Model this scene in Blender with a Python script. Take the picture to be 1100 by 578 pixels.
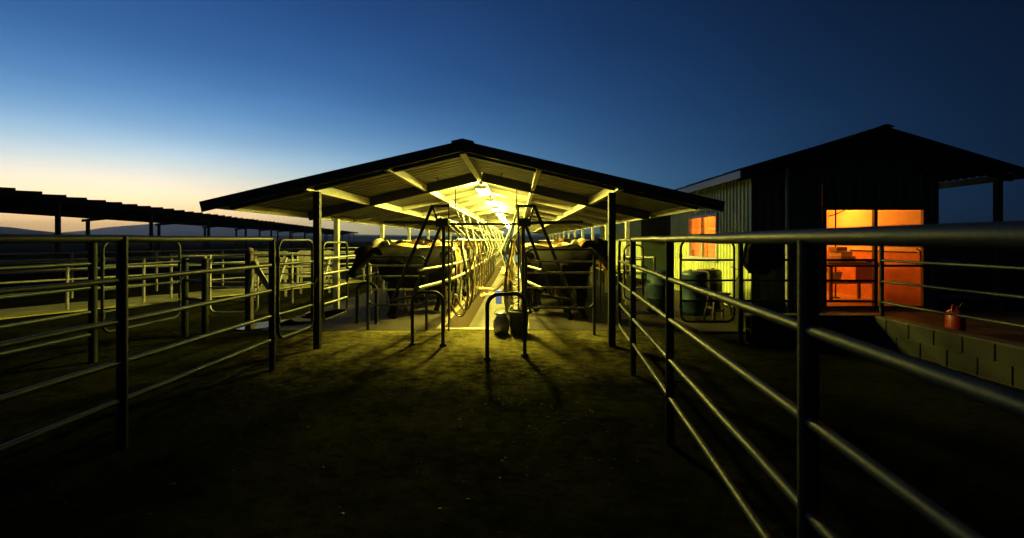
import bpy, bmesh, math, random
from mathutils import Vector, Matrix, noise
R = math.radians
random.seed(7)
for o in list(bpy.data.objects): bpy.data.objects.remove(o)
S = bpy.context.scene
COL = S.collection

# ------------------------------------------------------------------ camera
cd = bpy.data.cameras.new('camera'); cam = bpy.data.objects.new('camera', cd); COL.objects.link(cam)
cam.location = (0, 0, 1.6); cam.rotation_euler = (R(90), 0, 0)
cd.sensor_width = 36; cd.lens = 17.02; cd.clip_start = 0.05; cd.clip_end = 20000
cd.shift_x = -6/1100; cd.shift_y = -31/1100
cd.dof.use_dof = True; cd.dof.focus_distance = 9.0; cd.dof.aperture_fstop = 3.2
S.camera = cam

# ------------------------------------------------------------------ sky (dusk, sun just under the horizon to the left)
SUN_AZ = -42.0
W = bpy.data.worlds.new('World'); S.world = W; W.use_nodes = True
wn = W.node_tree; wn.nodes.clear()
sky = wn.nodes.new('ShaderNodeTexSky'); sky.sky_type = 'NISHITA'; sky.sun_disc = False
sky.sun_elevation = R(-1.2); sky.sun_rotation = R(SUN_AZ)
sky.altitude = 300; sky.air_density = 1.0; sky.dust_density = 0.6; sky.ozone_density = 3.0
sky.sun_elevation = R(-1.2)
# dusk brightening toward the sunset and toward the horizon, as a smooth function of direction over the whole dome
tcw = wn.nodes.new('ShaderNodeTexCoord')
def wm(op, a, b=None, c=None):
    q = wn.nodes.new('ShaderNodeMath'); q.operation = op
    for i, v in enumerate((a, b, c)):
        if v is None: continue
        if isinstance(v, (int, float)): q.inputs[i].default_value = v
        else: wn.links.new(v, q.inputs[i])
    return q.outputs[0]
nv = wn.nodes.new('ShaderNodeVectorMath'); nv.operation = 'NORMALIZE'; wn.links.new(tcw.outputs['Generated'], nv.inputs[0])
dt = wn.nodes.new('ShaderNodeVectorMath'); dt.operation = 'DOT_PRODUCT'; wn.links.new(nv.outputs[0], dt.inputs[0])
dt.inputs[1].default_value = (math.sin(R(SUN_AZ)), math.cos(R(SUN_AZ)), 0)
sx = wn.nodes.new('ShaderNodeSeparateXYZ'); wn.links.new(nv.outputs[0], sx.inputs[0])
zz = wm('MAXIMUM', sx.outputs[2], 0.0); tt = wm('MAXIMUM', dt.outputs['Value'], -.3); tp = wm('MAXIMUM', tt, 0.0); tp2 = wm('MULTIPLY', tp, tp)
hh = wm('EXPONENT', wm('MULTIPLY', zz, -12.0)); zq = wm('DIVIDE', zz, .2); gg = wm('EXPONENT', wm('MULTIPLY', wm('MULTIPLY', zq, zq), -1.0))
zc = wm('DIVIDE', zz, wm('ADD', zz, 1.0))
FE = [None, tt, wm('MULTIPLY', tt, tt), zc, wm('MULTIPLY', tt, zc), wm('MULTIPLY', hh, tp2), wm('MULTIPLY', gg, tp2), hh]
CO = [(-4.95,-3.412,-2.497),(3.667,3.901,3.688),(-.07,-.504,-.674),(-5.03,-5.914,-4.96),(-2.981,-1.94,-.738),(-1.70,-1.45,-2.65),(3.923,2.001,1.205),(-.566,-.758,-.779)]
cw = wn.nodes.new('ShaderNodeCombineXYZ')
for ch in range(3):
    acc = CO[0][ch]
    for f, c in list(zip(FE, CO))[1:]: acc = wm('MULTIPLY_ADD', f, c[ch], acc)
    wn.links.new(wm('EXPONENT', acc), cw.inputs[ch])
mxw = wn.nodes.new('ShaderNodeVectorMath'); mxw.operation = 'MULTIPLY_ADD'; mxw.inputs[1].default_value = (.006, .006, .006)
wn.links.new(sky.outputs[0], mxw.inputs[0]); wn.links.new(cw.outputs[0], mxw.inputs[2])
cm_ = wn.nodes.new('ShaderNodeMapping'); cm_.inputs['Scale'].default_value = (1.6, 1.6, 7.0); wn.links.new(nv.outputs[0], cm_.inputs[0])
cn_ = wn.nodes.new('ShaderNodeTexNoise'); cn_.inputs['Scale'].default_value = 2.2; cn_.inputs['Detail'].default_value = 6; wn.links.new(cm_.outputs[0], cn_.inputs['Vector'])
cs_ = wn.nodes.new('ShaderNodeVectorMath'); cs_.operation = 'SCALE'; wn.links.new(mxw.outputs[0], cs_.inputs[0]); wn.links.new(wm('MULTIPLY_ADD', cn_.outputs[0], .22, .89), cs_.inputs['Scale'])
bg = wn.nodes.new('ShaderNodeBackground'); bg.inputs[1].default_value = 1.0
wo = wn.nodes.new('ShaderNodeOutputWorld')
wn.links.new(cs_.outputs[0], bg.inputs[0]); wn.links.new(bg.outputs[0], wo.inputs[0])

# ------------------------------------------------------------------ exposure
S.view_settings.view_transform = 'Standard'; S.view_settings.look = 'None'
S.view_settings.exposure = 0.0; S.view_settings.gamma = 1.0; S.view_settings.use_curve_mapping = False

# ------------------------------------------------------------------ lamp colours (fluorescents in the shed, bulb in the dairy room)
TUBE_COL = (1.0, 0.87, 0.12); TUBE_POW = 900.0
BULB_COL = (1.0, 0.23, 0.015); BULB_POW = 165.0

# ================================================================== materials
MATS = {}
def mat(name, col, rough=0.6, metal=0.0, var=0.25, scale=6.0, bump=0.0, bscale=40.0, spec=0.5, detail=4.0, rvar=0.15):
    """Principled with noise variation of tone and roughness, in object space."""
    if name in MATS: return MATS[name]
    m = bpy.data.materials.new(name); m.use_nodes = True; t = m.node_tree; n = t.nodes; L = t.links
    b = n['Principled BSDF']; b.inputs['Metallic'].default_value = metal
    b.inputs['Specular IOR Level'].default_value = spec
    tc = n.new('ShaderNodeNewGeometry')
    nz = n.new('ShaderNodeTexNoise'); nz.inputs['Scale'].default_value = scale; nz.inputs['Detail'].default_value = detail
    L.new(tc.outputs['Position'], nz.inputs['Vector'])
    cr = n.new('ShaderNodeValToRGB'); cr.color_ramp.elements[0].position = 0.3; cr.color_ramp.elements[1].position = 0.72
    cr.color_ramp.elements[0].color = (*[c*(1-var) for c in col], 1); cr.color_ramp.elements[1].color = (*[min(1, c*(1+var)) for c in col], 1)
    L.new(nz.outputs[0], cr.inputs[0]); L.new(cr.outputs[0], b.inputs['Base Color'])
    mr = n.new('ShaderNodeMapRange'); mr.inputs[3].default_value = max(.05, rough-rvar); mr.inputs[4].default_value = min(1, rough+rvar)
    L.new(nz.outputs[0], mr.inputs[0]); L.new(mr.outputs[0], b.inputs['Roughness'])
    if bump:
        n2 = n.new('ShaderNodeTexNoise'); n2.inputs['Scale'].default_value = bscale; n2.inputs['Detail'].default_value = 5
        L.new(tc.outputs['Position'], n2.inputs['Vector'])
        bp = n.new('ShaderNodeBump'); bp.inputs['Strength'].default_value = bump; bp.inputs['Distance'].default_value = 0.02
        L.new(n2.outputs[0], bp.inputs['Height']); L.new(bp.outputs[0], b.inputs['Normal'])
    MATS[name] = m; return m
def emit(name, col, s):
    m = bpy.data.materials.new(name); m.use_nodes = True; t = m.node_tree; t.nodes.clear()
    e = t.nodes.new('ShaderNodeEmission'); e.inputs[0].default_value = (*col, 1); e.inputs[1].default_value = s
    o = t.nodes.new('ShaderNodeOutputMaterial'); t.links.new(e.outputs[0], o.inputs[0]); MATS[name] = m; return m
def glassmat(name):
    m = bpy.data.materials.new(name); m.use_nodes = True; t = m.node_tree; t.nodes.clear()
    tr = t.nodes.new('ShaderNodeBsdfTransparent'); gl = t.nodes.new('ShaderNodeBsdfGlossy'); gl.inputs['Roughness'].default_value = 0.03
    fr = t.nodes.new('ShaderNodeFresnel'); fr.inputs[0].default_value = 1.45
    mx = t.nodes.new('ShaderNodeMixShader'); o = t.nodes.new('ShaderNodeOutputMaterial')
    tr.inputs[0].default_value = (.93, .94, .93, 1)
    mi = t.nodes.new('ShaderNodeMath'); mi.operation = 'MINIMUM'; mi.inputs[1].default_value = .12
    t.links.new(fr.outputs[0], mi.inputs[0]); t.links.new(mi.outputs[0], mx.inputs[0]); t.links.new(tr.outputs[0], mx.inputs[1]); t.links.new(gl.outputs[0], mx.inputs[2])
    t.links.new(mx.outputs[0], o.inputs[0]); return m
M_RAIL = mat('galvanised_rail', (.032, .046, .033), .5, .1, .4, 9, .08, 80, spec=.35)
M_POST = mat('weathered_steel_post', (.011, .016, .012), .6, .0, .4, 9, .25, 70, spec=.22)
M_GATE = mat('gate_steel', (.028, .037, .029), .5, .15, .3, 9, .15, 120, spec=.3)
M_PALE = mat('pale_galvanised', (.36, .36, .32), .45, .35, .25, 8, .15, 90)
M_FRAME = mat('dark_painted_steel', (.010, .011, .011), .55, .0, .3, 9, .2, 90)
M_ROOF = mat('roof_sheet_steel', (.16, .155, .13), .55, .1, .22, 3.5, .1, 60)
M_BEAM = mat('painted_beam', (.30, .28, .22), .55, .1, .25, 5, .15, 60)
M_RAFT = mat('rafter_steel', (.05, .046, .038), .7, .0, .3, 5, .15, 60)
M_CONC = mat('concrete', (.045, .036, .022), .75, 0, .45, 2.2, .5, 45)
M_BLOCK = mat('concrete_block', (.015, .016, .010), .85, 0, .55, 3, .6, 60)
M_PLAT = mat('shaded_concrete', (.027, .021, .012), .7, 0, .75, 2.6, .8, 30, spec=.12, detail=7)  # dirty concrete, with the shade at cow level put into its dark colour
M_PIT = mat('pit_wall', (.14, .095, .045), .6, 0, .4, 2.5, .4, 40)
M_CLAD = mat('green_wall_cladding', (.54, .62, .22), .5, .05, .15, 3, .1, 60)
M_TRIM = mat('white_trim', (.45, .45, .42), .5, 0, .12, 5, .1, 60)
M_DTRIM = mat('dark_trim', (.035, .038, .036), .5, .1, .2, 5, .1, 60)
M_WOOD = mat('old_timber', (.13, .095, .055), .75, 0, .35, 12, .4, 70)
M_DWOOD = mat('dark_timber', (.06, .048, .035), .8, 0, .35, 12, .4, 70)
M_PLAS = mat('room_plaster', (.62, .58, .50), .7, 0, .12, 2.5, .1, 40)
M_DADO = mat('room_dado', (.48, .22, .12), .6, 0, .25, 3.5, .1, 40)
M_RFLOOR = mat('room_floor', (.38, .26, .17), .4, 0, .3, 4, .1, 40)
M_RUB = mat('black_rubber', (.014, .014, .014), .35, 0, .3, 8)
M_STEEL = mat('stainless', (.34, .34, .32), .42, .7, .1, 8)
M_BARB = mat('blue_green_plastic', (.02, .05, .085), .42, 0, .25, 6, .1, 60)
M_BARK = mat('black_plastic', (.016, .016, .018), .4, 0, .3, 6, .1, 60)
M_RED = mat('red_plastic', (.17, .007, .005), .35, 0, .15, 8)
M_WHITE = mat('white_cloth', (.75, .70, .66), .8, 0, .1, 15, .3, 60)
M_BLUE = mat('blue_cloth', (.02, .05, .75), .7, 0, .2, 15, .3, 60)
M_CARD = mat('cardboard', (.42, .28, .16), .8, 0, .15, 10, .1, 60)
M_PAPER = mat('paper', (.8, .76, .7), .8, 0, .06, 10)
M_BLACKC = mat('black_cloth', (.012, .012, .014), .9, 0, .3, 15, .4, 60)
M_GLASS = glassmat('window_glass')
M_TUBE = emit('tube_glow', TUBE_COL, TUBE_POW)
M_TUBE2 = emit('dim_tube_glow', TUBE_COL, TUBE_POW*.48)  # weaker glow for the rear fittings, so the front one's shadows dominate
M_BULB = emit('bulb_glow', BULB_COL, 40)
M_REDLED = emit('red_indicator', (1, .01, .02), 4)

# ================================================================== mesh builder
class MB:
    def __init__(s): s.v = []; s.f = []; s.sm = []
    def add(s, vs, fs, smooth=False):
        k = len(s.v); s.v += [tuple(v) for v in vs]
        for f in fs: s.f.append(tuple(i+k for i in f)); s.sm.append(smooth)
        return s
    def box(s, x0, x1, y0, y1, z0, z1):
        return s.add([(x0,y0,z0),(x1,y0,z0),(x1,y1,z0),(x0,y1,z0),(x0,y0,z1),(x1,y0,z1),(x1,y1,z1),(x0,y1,z1)],
                     [(0,3,2,1),(4,5,6,7),(0,1,5,4),(1,2,6,5),(2,3,7,6),(3,0,4,7)])
    def cbox(s, x0, x1, y0, y1, z0, z1, c=.01):
        """box with bevelled vertical and top edges (an octagonal prism with a chamfered top)"""
        o = lambda d: [(x0+c+d,y0+d),(x1-c-d,y0+d),(x1-d,y0+c+d),(x1-d,y1-c-d),(x1-c-d,y1-d),(x0+c+d,y1-d),(x0+d,y1-c-d),(x0+d,y0+c+d)]
        vs = [(*p, z0) for p in o(0)] + [(*p, z1-c) for p in o(0)] + [(*p, z1) for p in o(c*.8)]
        fs = [tuple(range(7,-1,-1)), tuple(range(16,24))]
        for r in (0, 8):
            for i in range(8): fs.append((r+i, r+(i+1)%8, r+8+(i+1)%8, r+8+i))
        return s.add(vs, fs)
    def bar(s, a, b, w, h, up=(0,0,1)):
        a, b = Vector(a), Vector(b); d = (b-a).normalized(); u = Vector(up)
        if abs(d.dot(u)) > .97: u = Vector((0,1,0))
        sx = d.cross(u).normalized()*w/2; sy = sx.cross(d).normalized()*h/2
        vs = [p+q for p in (a, b) for q in (-sx-sy, sx-sy, sx+sy, -sx+sy)]
        return s.add(vs, [(0,1,2,3),(7,6,5,4),(0,4,5,1),(1,5,6,2),(2,6,7,3),(3,7,4,0)])
    def tube(s, pts, r, n=8, cap=True):
        """round tube along a polyline; r is a number or one radius (or (ru, rv)) per point"""
        P = [Vector(p) for p in pts]; N = len(P); rs = r if isinstance(r, (list, tuple)) else [r]*N
        prev = None; rings = []
        for i in range(N):
            d = ((P[min(i+1,N-1)]-P[i]).normalized() + (P[i]-P[max(i-1,0)]).normalized())
            d = d.normalized() if d.length > 1e-6 else Vector((0,0,1))
            if prev is None:
                u = Vector((0,0,1)) if abs(d.z) < .9 else Vector((0,1,0))
                a = d.cross(u).normalized()
            else:
                a = (prev - d*prev.dot(d)).normalized()
            prev = a; b = a.cross(d).normalized()
            ru, rv = rs[i] if isinstance(rs[i], (list, tuple)) else (rs[i], rs[i])
            rings.append([P[i] + a*ru*math.cos(2*math.pi*k/n) + b*rv*math.sin(2*math.pi*k/n) for k in range(n)])
        vs = [v for q in rings for v in q]; fs = []
        for i in range(N-1):
            for k in range(n): fs.append((i*n+k, i*n+(k+1)%n, (i+1)*n+(k+1)%n, (i+1)*n+k))
        s.add(vs, fs, True)
        if cap:
            s.add(rings[0], [tuple(range(n))]); s.add(rings[-1], [tuple(range(n-1,-1,-1))])
        return s
    def lathe(s, prof, n=20, c=(0,0,0)):
        vs = []; fs = []
        for (r, z) in prof:
            for k in range(n): vs.append((c[0]+r*math.cos(2*math.pi*k/n), c[1]+r*math.sin(2*math.pi*k/n), c[2]+z))
        for i in range(len(prof)-1):
            for k in range(n): fs.append((i*n+k, i*n+(k+1)%n, (i+1)*n+(k+1)%n, (i+1)*n+k))
        s.add(vs, fs, True)
        s.add(vs[:n], [tuple(range(n-1,-1,-1))]); s.add(vs[-n:], [tuple(range(n))]); return s
    def mesh(s, name):
        m = bpy.data.meshes.new(name); m.from_pydata(s.v, [], s.f)
        m.polygons.foreach_set('use_smooth', s.sm); m.update()
        b = bmesh.new(); b.from_mesh(m); bmesh.ops.recalc_face_normals(b, faces=b.faces); b.to_mesh(m); b.free()
        return m
    def build(s, name, material, parent=None, loc=(0,0,0), rz=0):
        me = s.mesh(name); me.materials.append(material); return link(name, me, parent, loc, rz)
def link(name, me, parent=None, loc=(0,0,0), rz=0):
    o = bpy.data.objects.new(name, me); COL.objects.link(o); o.location = loc; o.rotation_euler = (0,0,rz)
    if parent: o.parent = parent
    return o
def tag(o, label, cat, group=None):
    o['label'] = label; o['category'] = cat
    if group: o['group'] = group
    return o
def thing(name, label, cat, loc=(0,0,0), rz=0, group=None):
    o = bpy.data.objects.new(name, None); COL.objects.link(o); o.location = loc; o.rotation_euler = (0,0,rz)
    o.empty_display_size = .1
    return tag(o, label, cat, group)
def struct(o, kind='structure'): o['kind'] = kind; return o
def arc(c, r, a0, a1, n, ax, ay):
    c, ax, ay = Vector(c), Vector(ax), Vector(ay)
    return [c + ax*r*math.cos(a0+(a1-a0)*i/n) + ay*r*math.sin(a0+(a1-a0)*i/n) for i in range(n+1)]
def rloop(a, b, z0, z1, r, bottom=True, n=6):
    """closed (or n-shaped) pipe path between two ground points a, b with rounded corners"""
    a, b = Vector((*a, 0)), Vector((*b, 0)); d = (b-a).normalized(); Z = Vector((0,0,1)); P = []
    h = math.pi/2
    P += arc(a + d*r + Z*(z1-r), r, 0, h, n, -d, Z)
    P += arc(b - d*r + Z*(z1-r), r, h, 0, n, d, Z)
    if bottom:
        P += arc(b - d*r + Z*(z0+r), r, 0, h, n, d, -Z)
        P += arc(a + d*r + Z*(z0+r), r, h, 0, n, -d, -Z)
        P.append(P[0])
    else:
        P = [a + Z*z0] + P + [b + Z*z0]
    return P

# ================================================================== ground
PX0, PX1, PY0, PY1 = -1.35, 0.10, 8.8, 52.0     # the sunken pit
def axis(lo, hi, step, far, extra):
    a = [lo + i*step for i in range(int((hi-lo)/step)+1)]; d = step; x = a[-1]
    while x < far: d *= 1.35; x += d; a.append(x)
    d = step; x = a[0]
    while x > -far: d *= 1.35; x -= d; a.insert(0, x)
    a += extra; a.sort(); out = [a[0]]
    for q in a[1:]:
        if q - out[-1] > 1e-4: out.append(q)
    return out
xs = axis(-8, 6, .075, 5200, [PX0, PX1]); ys = axis(.4, 10.4, .075, 4000, [PY0, PY1])
def gz(x, y):
    if abs(x) > 60 or abs(y) > 60: return -.03
    p = Vector((x, y, 0))
    h = noise.fractal(p*1.3, 1.0, 2.0, 3)*.02 + max(0, noise.noise(p*5.1))*.012 + noise.noise(p*11)*.006
    k = min(1, max(0, (8.5-y)/1.2)) if -4.7 < x < 3.3 else 1
    return min(-.003, (h*.9 - .022)*k)
gv = []; gf = []; idx = {}
for j, y in enumerate(ys):
    for i, x in enumerate(xs):
        idx[i, j] = len(gv); gv.append((x, y, gz(x, y)))
for j in range(len(ys)-1):
    for i in range(len(xs)-1):
        cx, cy = (xs[i]+xs[i+1])/2, (ys[j]+ys[j+1])/2
        if PX0 < cx < PX1 and PY0 < cy < PY1: continue
        gf.append((idx[i,j], idx[i+1,j], idx[i+1,j+1], idx[i,j+1]))
me = bpy.data.meshes.new('ground'); me.from_pydata(gv, [], gf); me.polygons.foreach_set('use_smooth', [True]*len(gf))
def ground_mat():
    m = bpy.data.materials.new('muddy_ground'); m.use_nodes = True; t = m.node_tree; n = t.nodes; L = t.links; b = n['Principled BSDF']
    g = n.new('ShaderNodeNewGeometry')
    def nz(s, d=6, r=.6):
        q = n.new('ShaderNodeTexNoise'); q.inputs['Scale'].default_value = s; q.inputs['Detail'].default_value = d; q.inputs['Roughness'].default_value = r
        L.new(g.outputs['Position'], q.inputs['Vector']); return q
    n1 = nz(.9); n2 = nz(7, 8, .7); n3 = nz(60, 4, .7)
    b.inputs['Specular IOR Level'].default_value = 0.0
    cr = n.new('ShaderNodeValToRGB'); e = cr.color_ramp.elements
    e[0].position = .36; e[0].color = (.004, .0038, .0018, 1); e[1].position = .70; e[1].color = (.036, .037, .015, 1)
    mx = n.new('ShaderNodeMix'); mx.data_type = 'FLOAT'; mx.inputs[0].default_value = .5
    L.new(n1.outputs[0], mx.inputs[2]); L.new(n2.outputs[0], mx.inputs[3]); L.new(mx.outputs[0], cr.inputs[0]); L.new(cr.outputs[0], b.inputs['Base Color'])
    # lamplight falloff painted in: concrete apron lightened by the parlour, mud darkened everywhere else
    sp = n.new('ShaderNodeSeparateXYZ'); L.new(g.outputs['Position'], sp.inputs[0])
    def mth(op, a, b_=None):
        q = n.new('ShaderNodeMath'); q.operation = op; q.use_clamp = False
        for i_, v in enumerate((a, b_)):
            if v is None: continue
            if isinstance(v, (int, float)): q.inputs[i_].default_value = v
            else: L.new(v, q.inputs[i_])
        return q.outputs[0]
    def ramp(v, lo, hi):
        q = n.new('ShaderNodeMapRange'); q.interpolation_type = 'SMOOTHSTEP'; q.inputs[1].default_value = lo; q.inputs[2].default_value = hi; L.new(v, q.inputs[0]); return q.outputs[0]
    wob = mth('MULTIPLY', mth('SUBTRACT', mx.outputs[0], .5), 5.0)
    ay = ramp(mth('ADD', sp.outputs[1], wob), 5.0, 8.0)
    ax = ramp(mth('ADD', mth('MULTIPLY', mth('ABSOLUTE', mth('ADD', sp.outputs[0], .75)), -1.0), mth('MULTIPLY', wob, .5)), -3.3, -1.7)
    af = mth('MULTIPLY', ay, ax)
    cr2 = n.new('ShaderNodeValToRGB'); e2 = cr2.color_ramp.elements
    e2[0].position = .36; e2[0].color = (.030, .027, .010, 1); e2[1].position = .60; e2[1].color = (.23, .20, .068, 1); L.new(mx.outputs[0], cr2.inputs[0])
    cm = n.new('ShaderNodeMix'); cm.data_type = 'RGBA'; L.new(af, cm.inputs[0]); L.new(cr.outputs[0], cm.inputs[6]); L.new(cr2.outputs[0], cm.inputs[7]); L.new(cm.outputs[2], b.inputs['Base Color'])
    mr = n.new('ShaderNodeMapRange'); mr.inputs[1].default_value = .35; mr.inputs[2].default_value = .6; mr.inputs[3].default_value = .55; mr.inputs[4].default_value = 1.0
    L.new(n2.outputs[0], mr.inputs[0]); L.new(mr.outputs[0], b.inputs['Roughness'])
    vo = n.new('ShaderNodeTexVoronoi'); vo.inputs['Scale'].default_value = 6.5; vo.inputs['Randomness'].default_value = 1.0
    wv = n.new('ShaderNodeVectorMath'); wv.operation = 'MULTIPLY_ADD'; wv.inputs[1].default_value = (.18, .18, .18); L.new(n2.outputs[1], wv.inputs[0]); L.new(g.outputs['Position'], wv.inputs[2]); L.new(wv.outputs[0], vo.inputs['Vector'])
    hp = ramp(vo.outputs['Distance'], .12, .42)
    ad = mth('ADD', mth('ADD', mth('MULTIPLY', n3.outputs[0], .5), n2.outputs[0]), mth('MULTIPLY', hp, .55))
    bp = n.new('ShaderNodeBump'); bp.inputs['Strength'].default_value = 1.0; bp.inputs['Distance'].default_value = .03
    L.new(ad, bp.inputs['Height']); L.new(bp.outputs[0], b.inputs['Normal']); return m
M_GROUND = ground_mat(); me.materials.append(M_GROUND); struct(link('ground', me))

# clods and pebbles trampled into the yard
mb = MB()
for k in range(800):
    y = 2.0 + 6.4*random.random()**.8; x = random.uniform(-2.9, 1.3) if random.random() < .75 else random.uniform(-6.5, 5.2)
    if random.random() < .45: x = random.gauss(.1, .45); y = random.gauss(5.2, 1.1)
    if y < 1.2 or y > 8.6: continue
    r = random.choice([.004, .004, .005, .005, .006, .008, .010])*random.uniform(.7, 1.3); z = gz(x, y)
    vs = []
    for (a, b_) in [(0,0)] + [(1,i) for i in range(5)] + [(2,i) for i in range(5)] + [(3,0)]:
        ph = [0, 1.05, 2.0, math.pi][a]; th = 2*math.pi*b_/5 + a*.6; q = r*random.uniform(.75, 1.2)
        vs.append((x+q*math.sin(ph)*math.cos(th)*1.3, y+q*math.sin(ph)*math.sin(th), z+q*.55*math.cos(ph)+r*.15))
    fs = [(0,1+i,1+(i+1)%5) for i in range(5)] + [(1+i,6+i,6+(i+1)%5,1+(i+1)%5) for i in range(5)] + [(11,6+(i+1)%5,6+i) for i in range(5)]
    mb.add(vs, fs, True)
struct(mb.build('mud_clods', mat('clod', (.010, .008, .005), .45, 0, .5, 20, .3, 150)), 'stuff')

# puddle in the side lane
mb = MB(); n = 28; vs = [(0,0,0)]
for k in range(n):
    a = 2*math.pi*k/n; q = .8 + .45*noise.noise(Vector((math.cos(a)*1.3, math.sin(a)*1.3, 4)))
    vs.append((q*.75*math.cos(a), q*.55*math.sin(a), 0))
mb.add(vs, [(0,1+k,1+(k+1)%n) for k in range(n)])
M_WATER = mat('puddle_water', (.02, .02, .018), .06, 0, .1, 3, .05, 20, rvar=.02)
for loc, rz in (((-4.75, 9.15, .003), .4), ((-4.15, 10.4, .003), 1.5)):
    struct(mb.build('puddle', M_WATER, loc=loc, rz=rz))

# ------------------------------------------------------------------ milking platforms and pit
struct(MB().box(-4.6, PX0, 8.6, 52, -.3, .003).build('milking_platform', M_PLAT))
struct(MB().box(PX1, 3.2, 8.6, 52, -.3, .004).build('milking_platform', M_PLAT))
p = bpy.data.objects.new('milking_pit', None); COL.objects.link(p); struct(p)
MB().box(PX0-.15, PX1+.15, PY0-.15, PY1, -1.0, -.8).build('pit_floor', M_CONC, p)
MB().box(PX0-.12, PX0+.004, PY0-.1, PY1, -.8, .010).build('pit_side', M_PIT, p)
MB().box(PX1-.004, PX1+.12, PY0-.1, PY1, -.8, .012).build('pit_side', M_PIT, p)
MB().box(PX0+.004, PX1-.004, PY0-.18, PY0, -.8, .012).build('pit_end', M_PIT, p)
for k in range(3):
    MB().box(PX0+.5, PX1-.1, PY0+.25*k+.002, PY0+.25*(k+1), -.8, -.2-.2*k).build('step', M_CONC, p)

# ------------------------------------------------------------------ hills
def hill(name, y, x0, x1, prof, m, dep):
    mb = MB(); n = 90; vs = []; 
    for i in range(n+1):
        x = x0 + (x1-x0)*i/n; h = prof(x) ; h *= 1 + .05*noise.noise(Vector((x*12/y, 1, 0))) + .03*noise.noise(Vector((x*60/y, 2, 0)))
        for (dy, q) in ((0,0), (.12,.45), (.3,.85), (.45,1), (.7,.7), (1,0)):
            hh = h*q*(1+.08*noise.noise(Vector((x*20/y, dy*3, 3)))) if q < 1 else h
            vs.append((x*(1+dy*dep/y*.0), y+dy*dep, hh - .5))
    fs = [(i*6+k, (i+1)*6+k, (i+1)*6+k+1, i*6+k+1) for i in range(n) for k in range(5)]
    mb.add(vs, fs, True); return struct(mb.build(name, m))
def interp(pts):
    def f(x):
        for (a, ha), (b, hb) in zip(pts, pts[1:]):
            if a <= x <= b:
                t = (x-a)/(b-a); t = t*t*(3-2*t); return ha + (hb-ha)*t
        return pts[0][1] if x < pts[0][0] else pts[-1][1]
    return f
def px(p, y): return (p-556)/520*y
def ridge(y, pts, yr): return interp([(px(a, y), 1.6 + b/520*yr) for a, b in pts])
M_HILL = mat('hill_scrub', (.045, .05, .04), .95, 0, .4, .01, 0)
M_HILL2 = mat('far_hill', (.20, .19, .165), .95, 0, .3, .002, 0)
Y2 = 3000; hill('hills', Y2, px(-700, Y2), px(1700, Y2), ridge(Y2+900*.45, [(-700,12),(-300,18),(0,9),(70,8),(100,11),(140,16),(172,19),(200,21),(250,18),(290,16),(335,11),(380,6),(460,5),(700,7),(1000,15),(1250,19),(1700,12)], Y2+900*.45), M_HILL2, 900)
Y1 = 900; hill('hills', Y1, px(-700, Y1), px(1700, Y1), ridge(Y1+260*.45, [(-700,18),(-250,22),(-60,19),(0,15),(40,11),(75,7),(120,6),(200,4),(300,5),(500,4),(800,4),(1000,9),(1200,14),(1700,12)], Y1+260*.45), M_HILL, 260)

# ================================================================== the milking shed
XR, YF, YB = -0.79, 6.95, 51.0; ZR, SL, HW = 3.0, .232, 3.76   # ridge x, front, back, ridge height (top), slope, half width
shed = thing('milking_shed', 'long open sided milking shed with low gable roof lit yellow from inside', 'shed')
def roof_sheet_mesh(length, width, run, slope, rib=.03, nrib=4, th=.003):
    """corrugated sheet: ribs run down the slope (x), width along y"""
    prof = []; p = width/nrib
    for k in range(nrib):
        y = k*p; prof += [(y, 0), (y+p*.55, 0), (y+p*.68, rib), (y+p*.87, rib)]
    prof.append((width+.02, 0)); mb = MB(); n = len(prof)
    vs = []
    for (z0, dz) in ((0, 0), (0, -th)):
        for t in (0, .5, 1):
            for (y, h) in prof: vs.append((t*run, y, -t*run*slope + h + dz))
    fs = []
    for base in (0, 3*n):
        for r in range(2):
            for k in range(n-1): fs.append((base+r*n+k, base+r*n+k+1, base+(r+1)*n+k+1, base+(r+1)*n+k))
    for k in range(n-1): fs.append((2*n+k, 2*n+k+1, 5*n+k+1, 5*n+k)); fs.append((k, k+1, 3*n+k+1, 3*n+k))
    return mb.add(vs, fs).mesh('roof_sheet')
SW = 1.0
shm = roof_sheet_mesh(SW, SW, HW, SL); shm.materials.append(M_ROOF)
shm2 = shm.copy(); 
for v in shm2.vertices: v.co.x = -v.co.x
shm2.flip_normals()
k = 0; y = YF
while y < YB:
    for mm in (shm, shm2):
        o = link('roof_sheet', mm, shed, (XR, y, ZR + random.uniform(-.004, .004)))
    y += SW
def zr(x): return ZR - abs(x-XR)*SL             # sheet underside at x
MB().add([(XR+a_, y_, ZR+.04-abs(a_)*SL+h_) for y_ in (YF-.05, YB) for h_ in (0,.012) for a_ in (-.16,0,.16)], [(0,1,4,3),(1,2,5,4),(6,9,10,7),(7,10,11,8),(0,6,7,1),(1,7,8,2),(3,4,10,9),(4,5,11,10),(0,3,9,6),(2,8,11,5)]).build('ridge_cap', M_ROOF, shed)
for s in (-1, 1):
    e = XR + s*(HW-.02)
    MB().bar((XR+s*.005, YF-.025, ZR-.055), (e, YF-.025, zr(e)-.055), .03, .15).build('barge_board', M_DTRIM, shed)
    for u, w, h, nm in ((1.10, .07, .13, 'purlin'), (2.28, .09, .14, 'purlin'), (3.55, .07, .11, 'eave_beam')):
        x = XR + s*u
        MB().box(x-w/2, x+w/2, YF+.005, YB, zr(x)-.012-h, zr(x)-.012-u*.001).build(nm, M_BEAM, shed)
MB().box(XR-.05, XR+.05, YF+.005, YB, ZR-.16, ZR-.012).build('ridge_beam', M_BEAM, shed)
fr_y = [7.25] + [9.95 + 2.75*i for i in range(15)]
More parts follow.
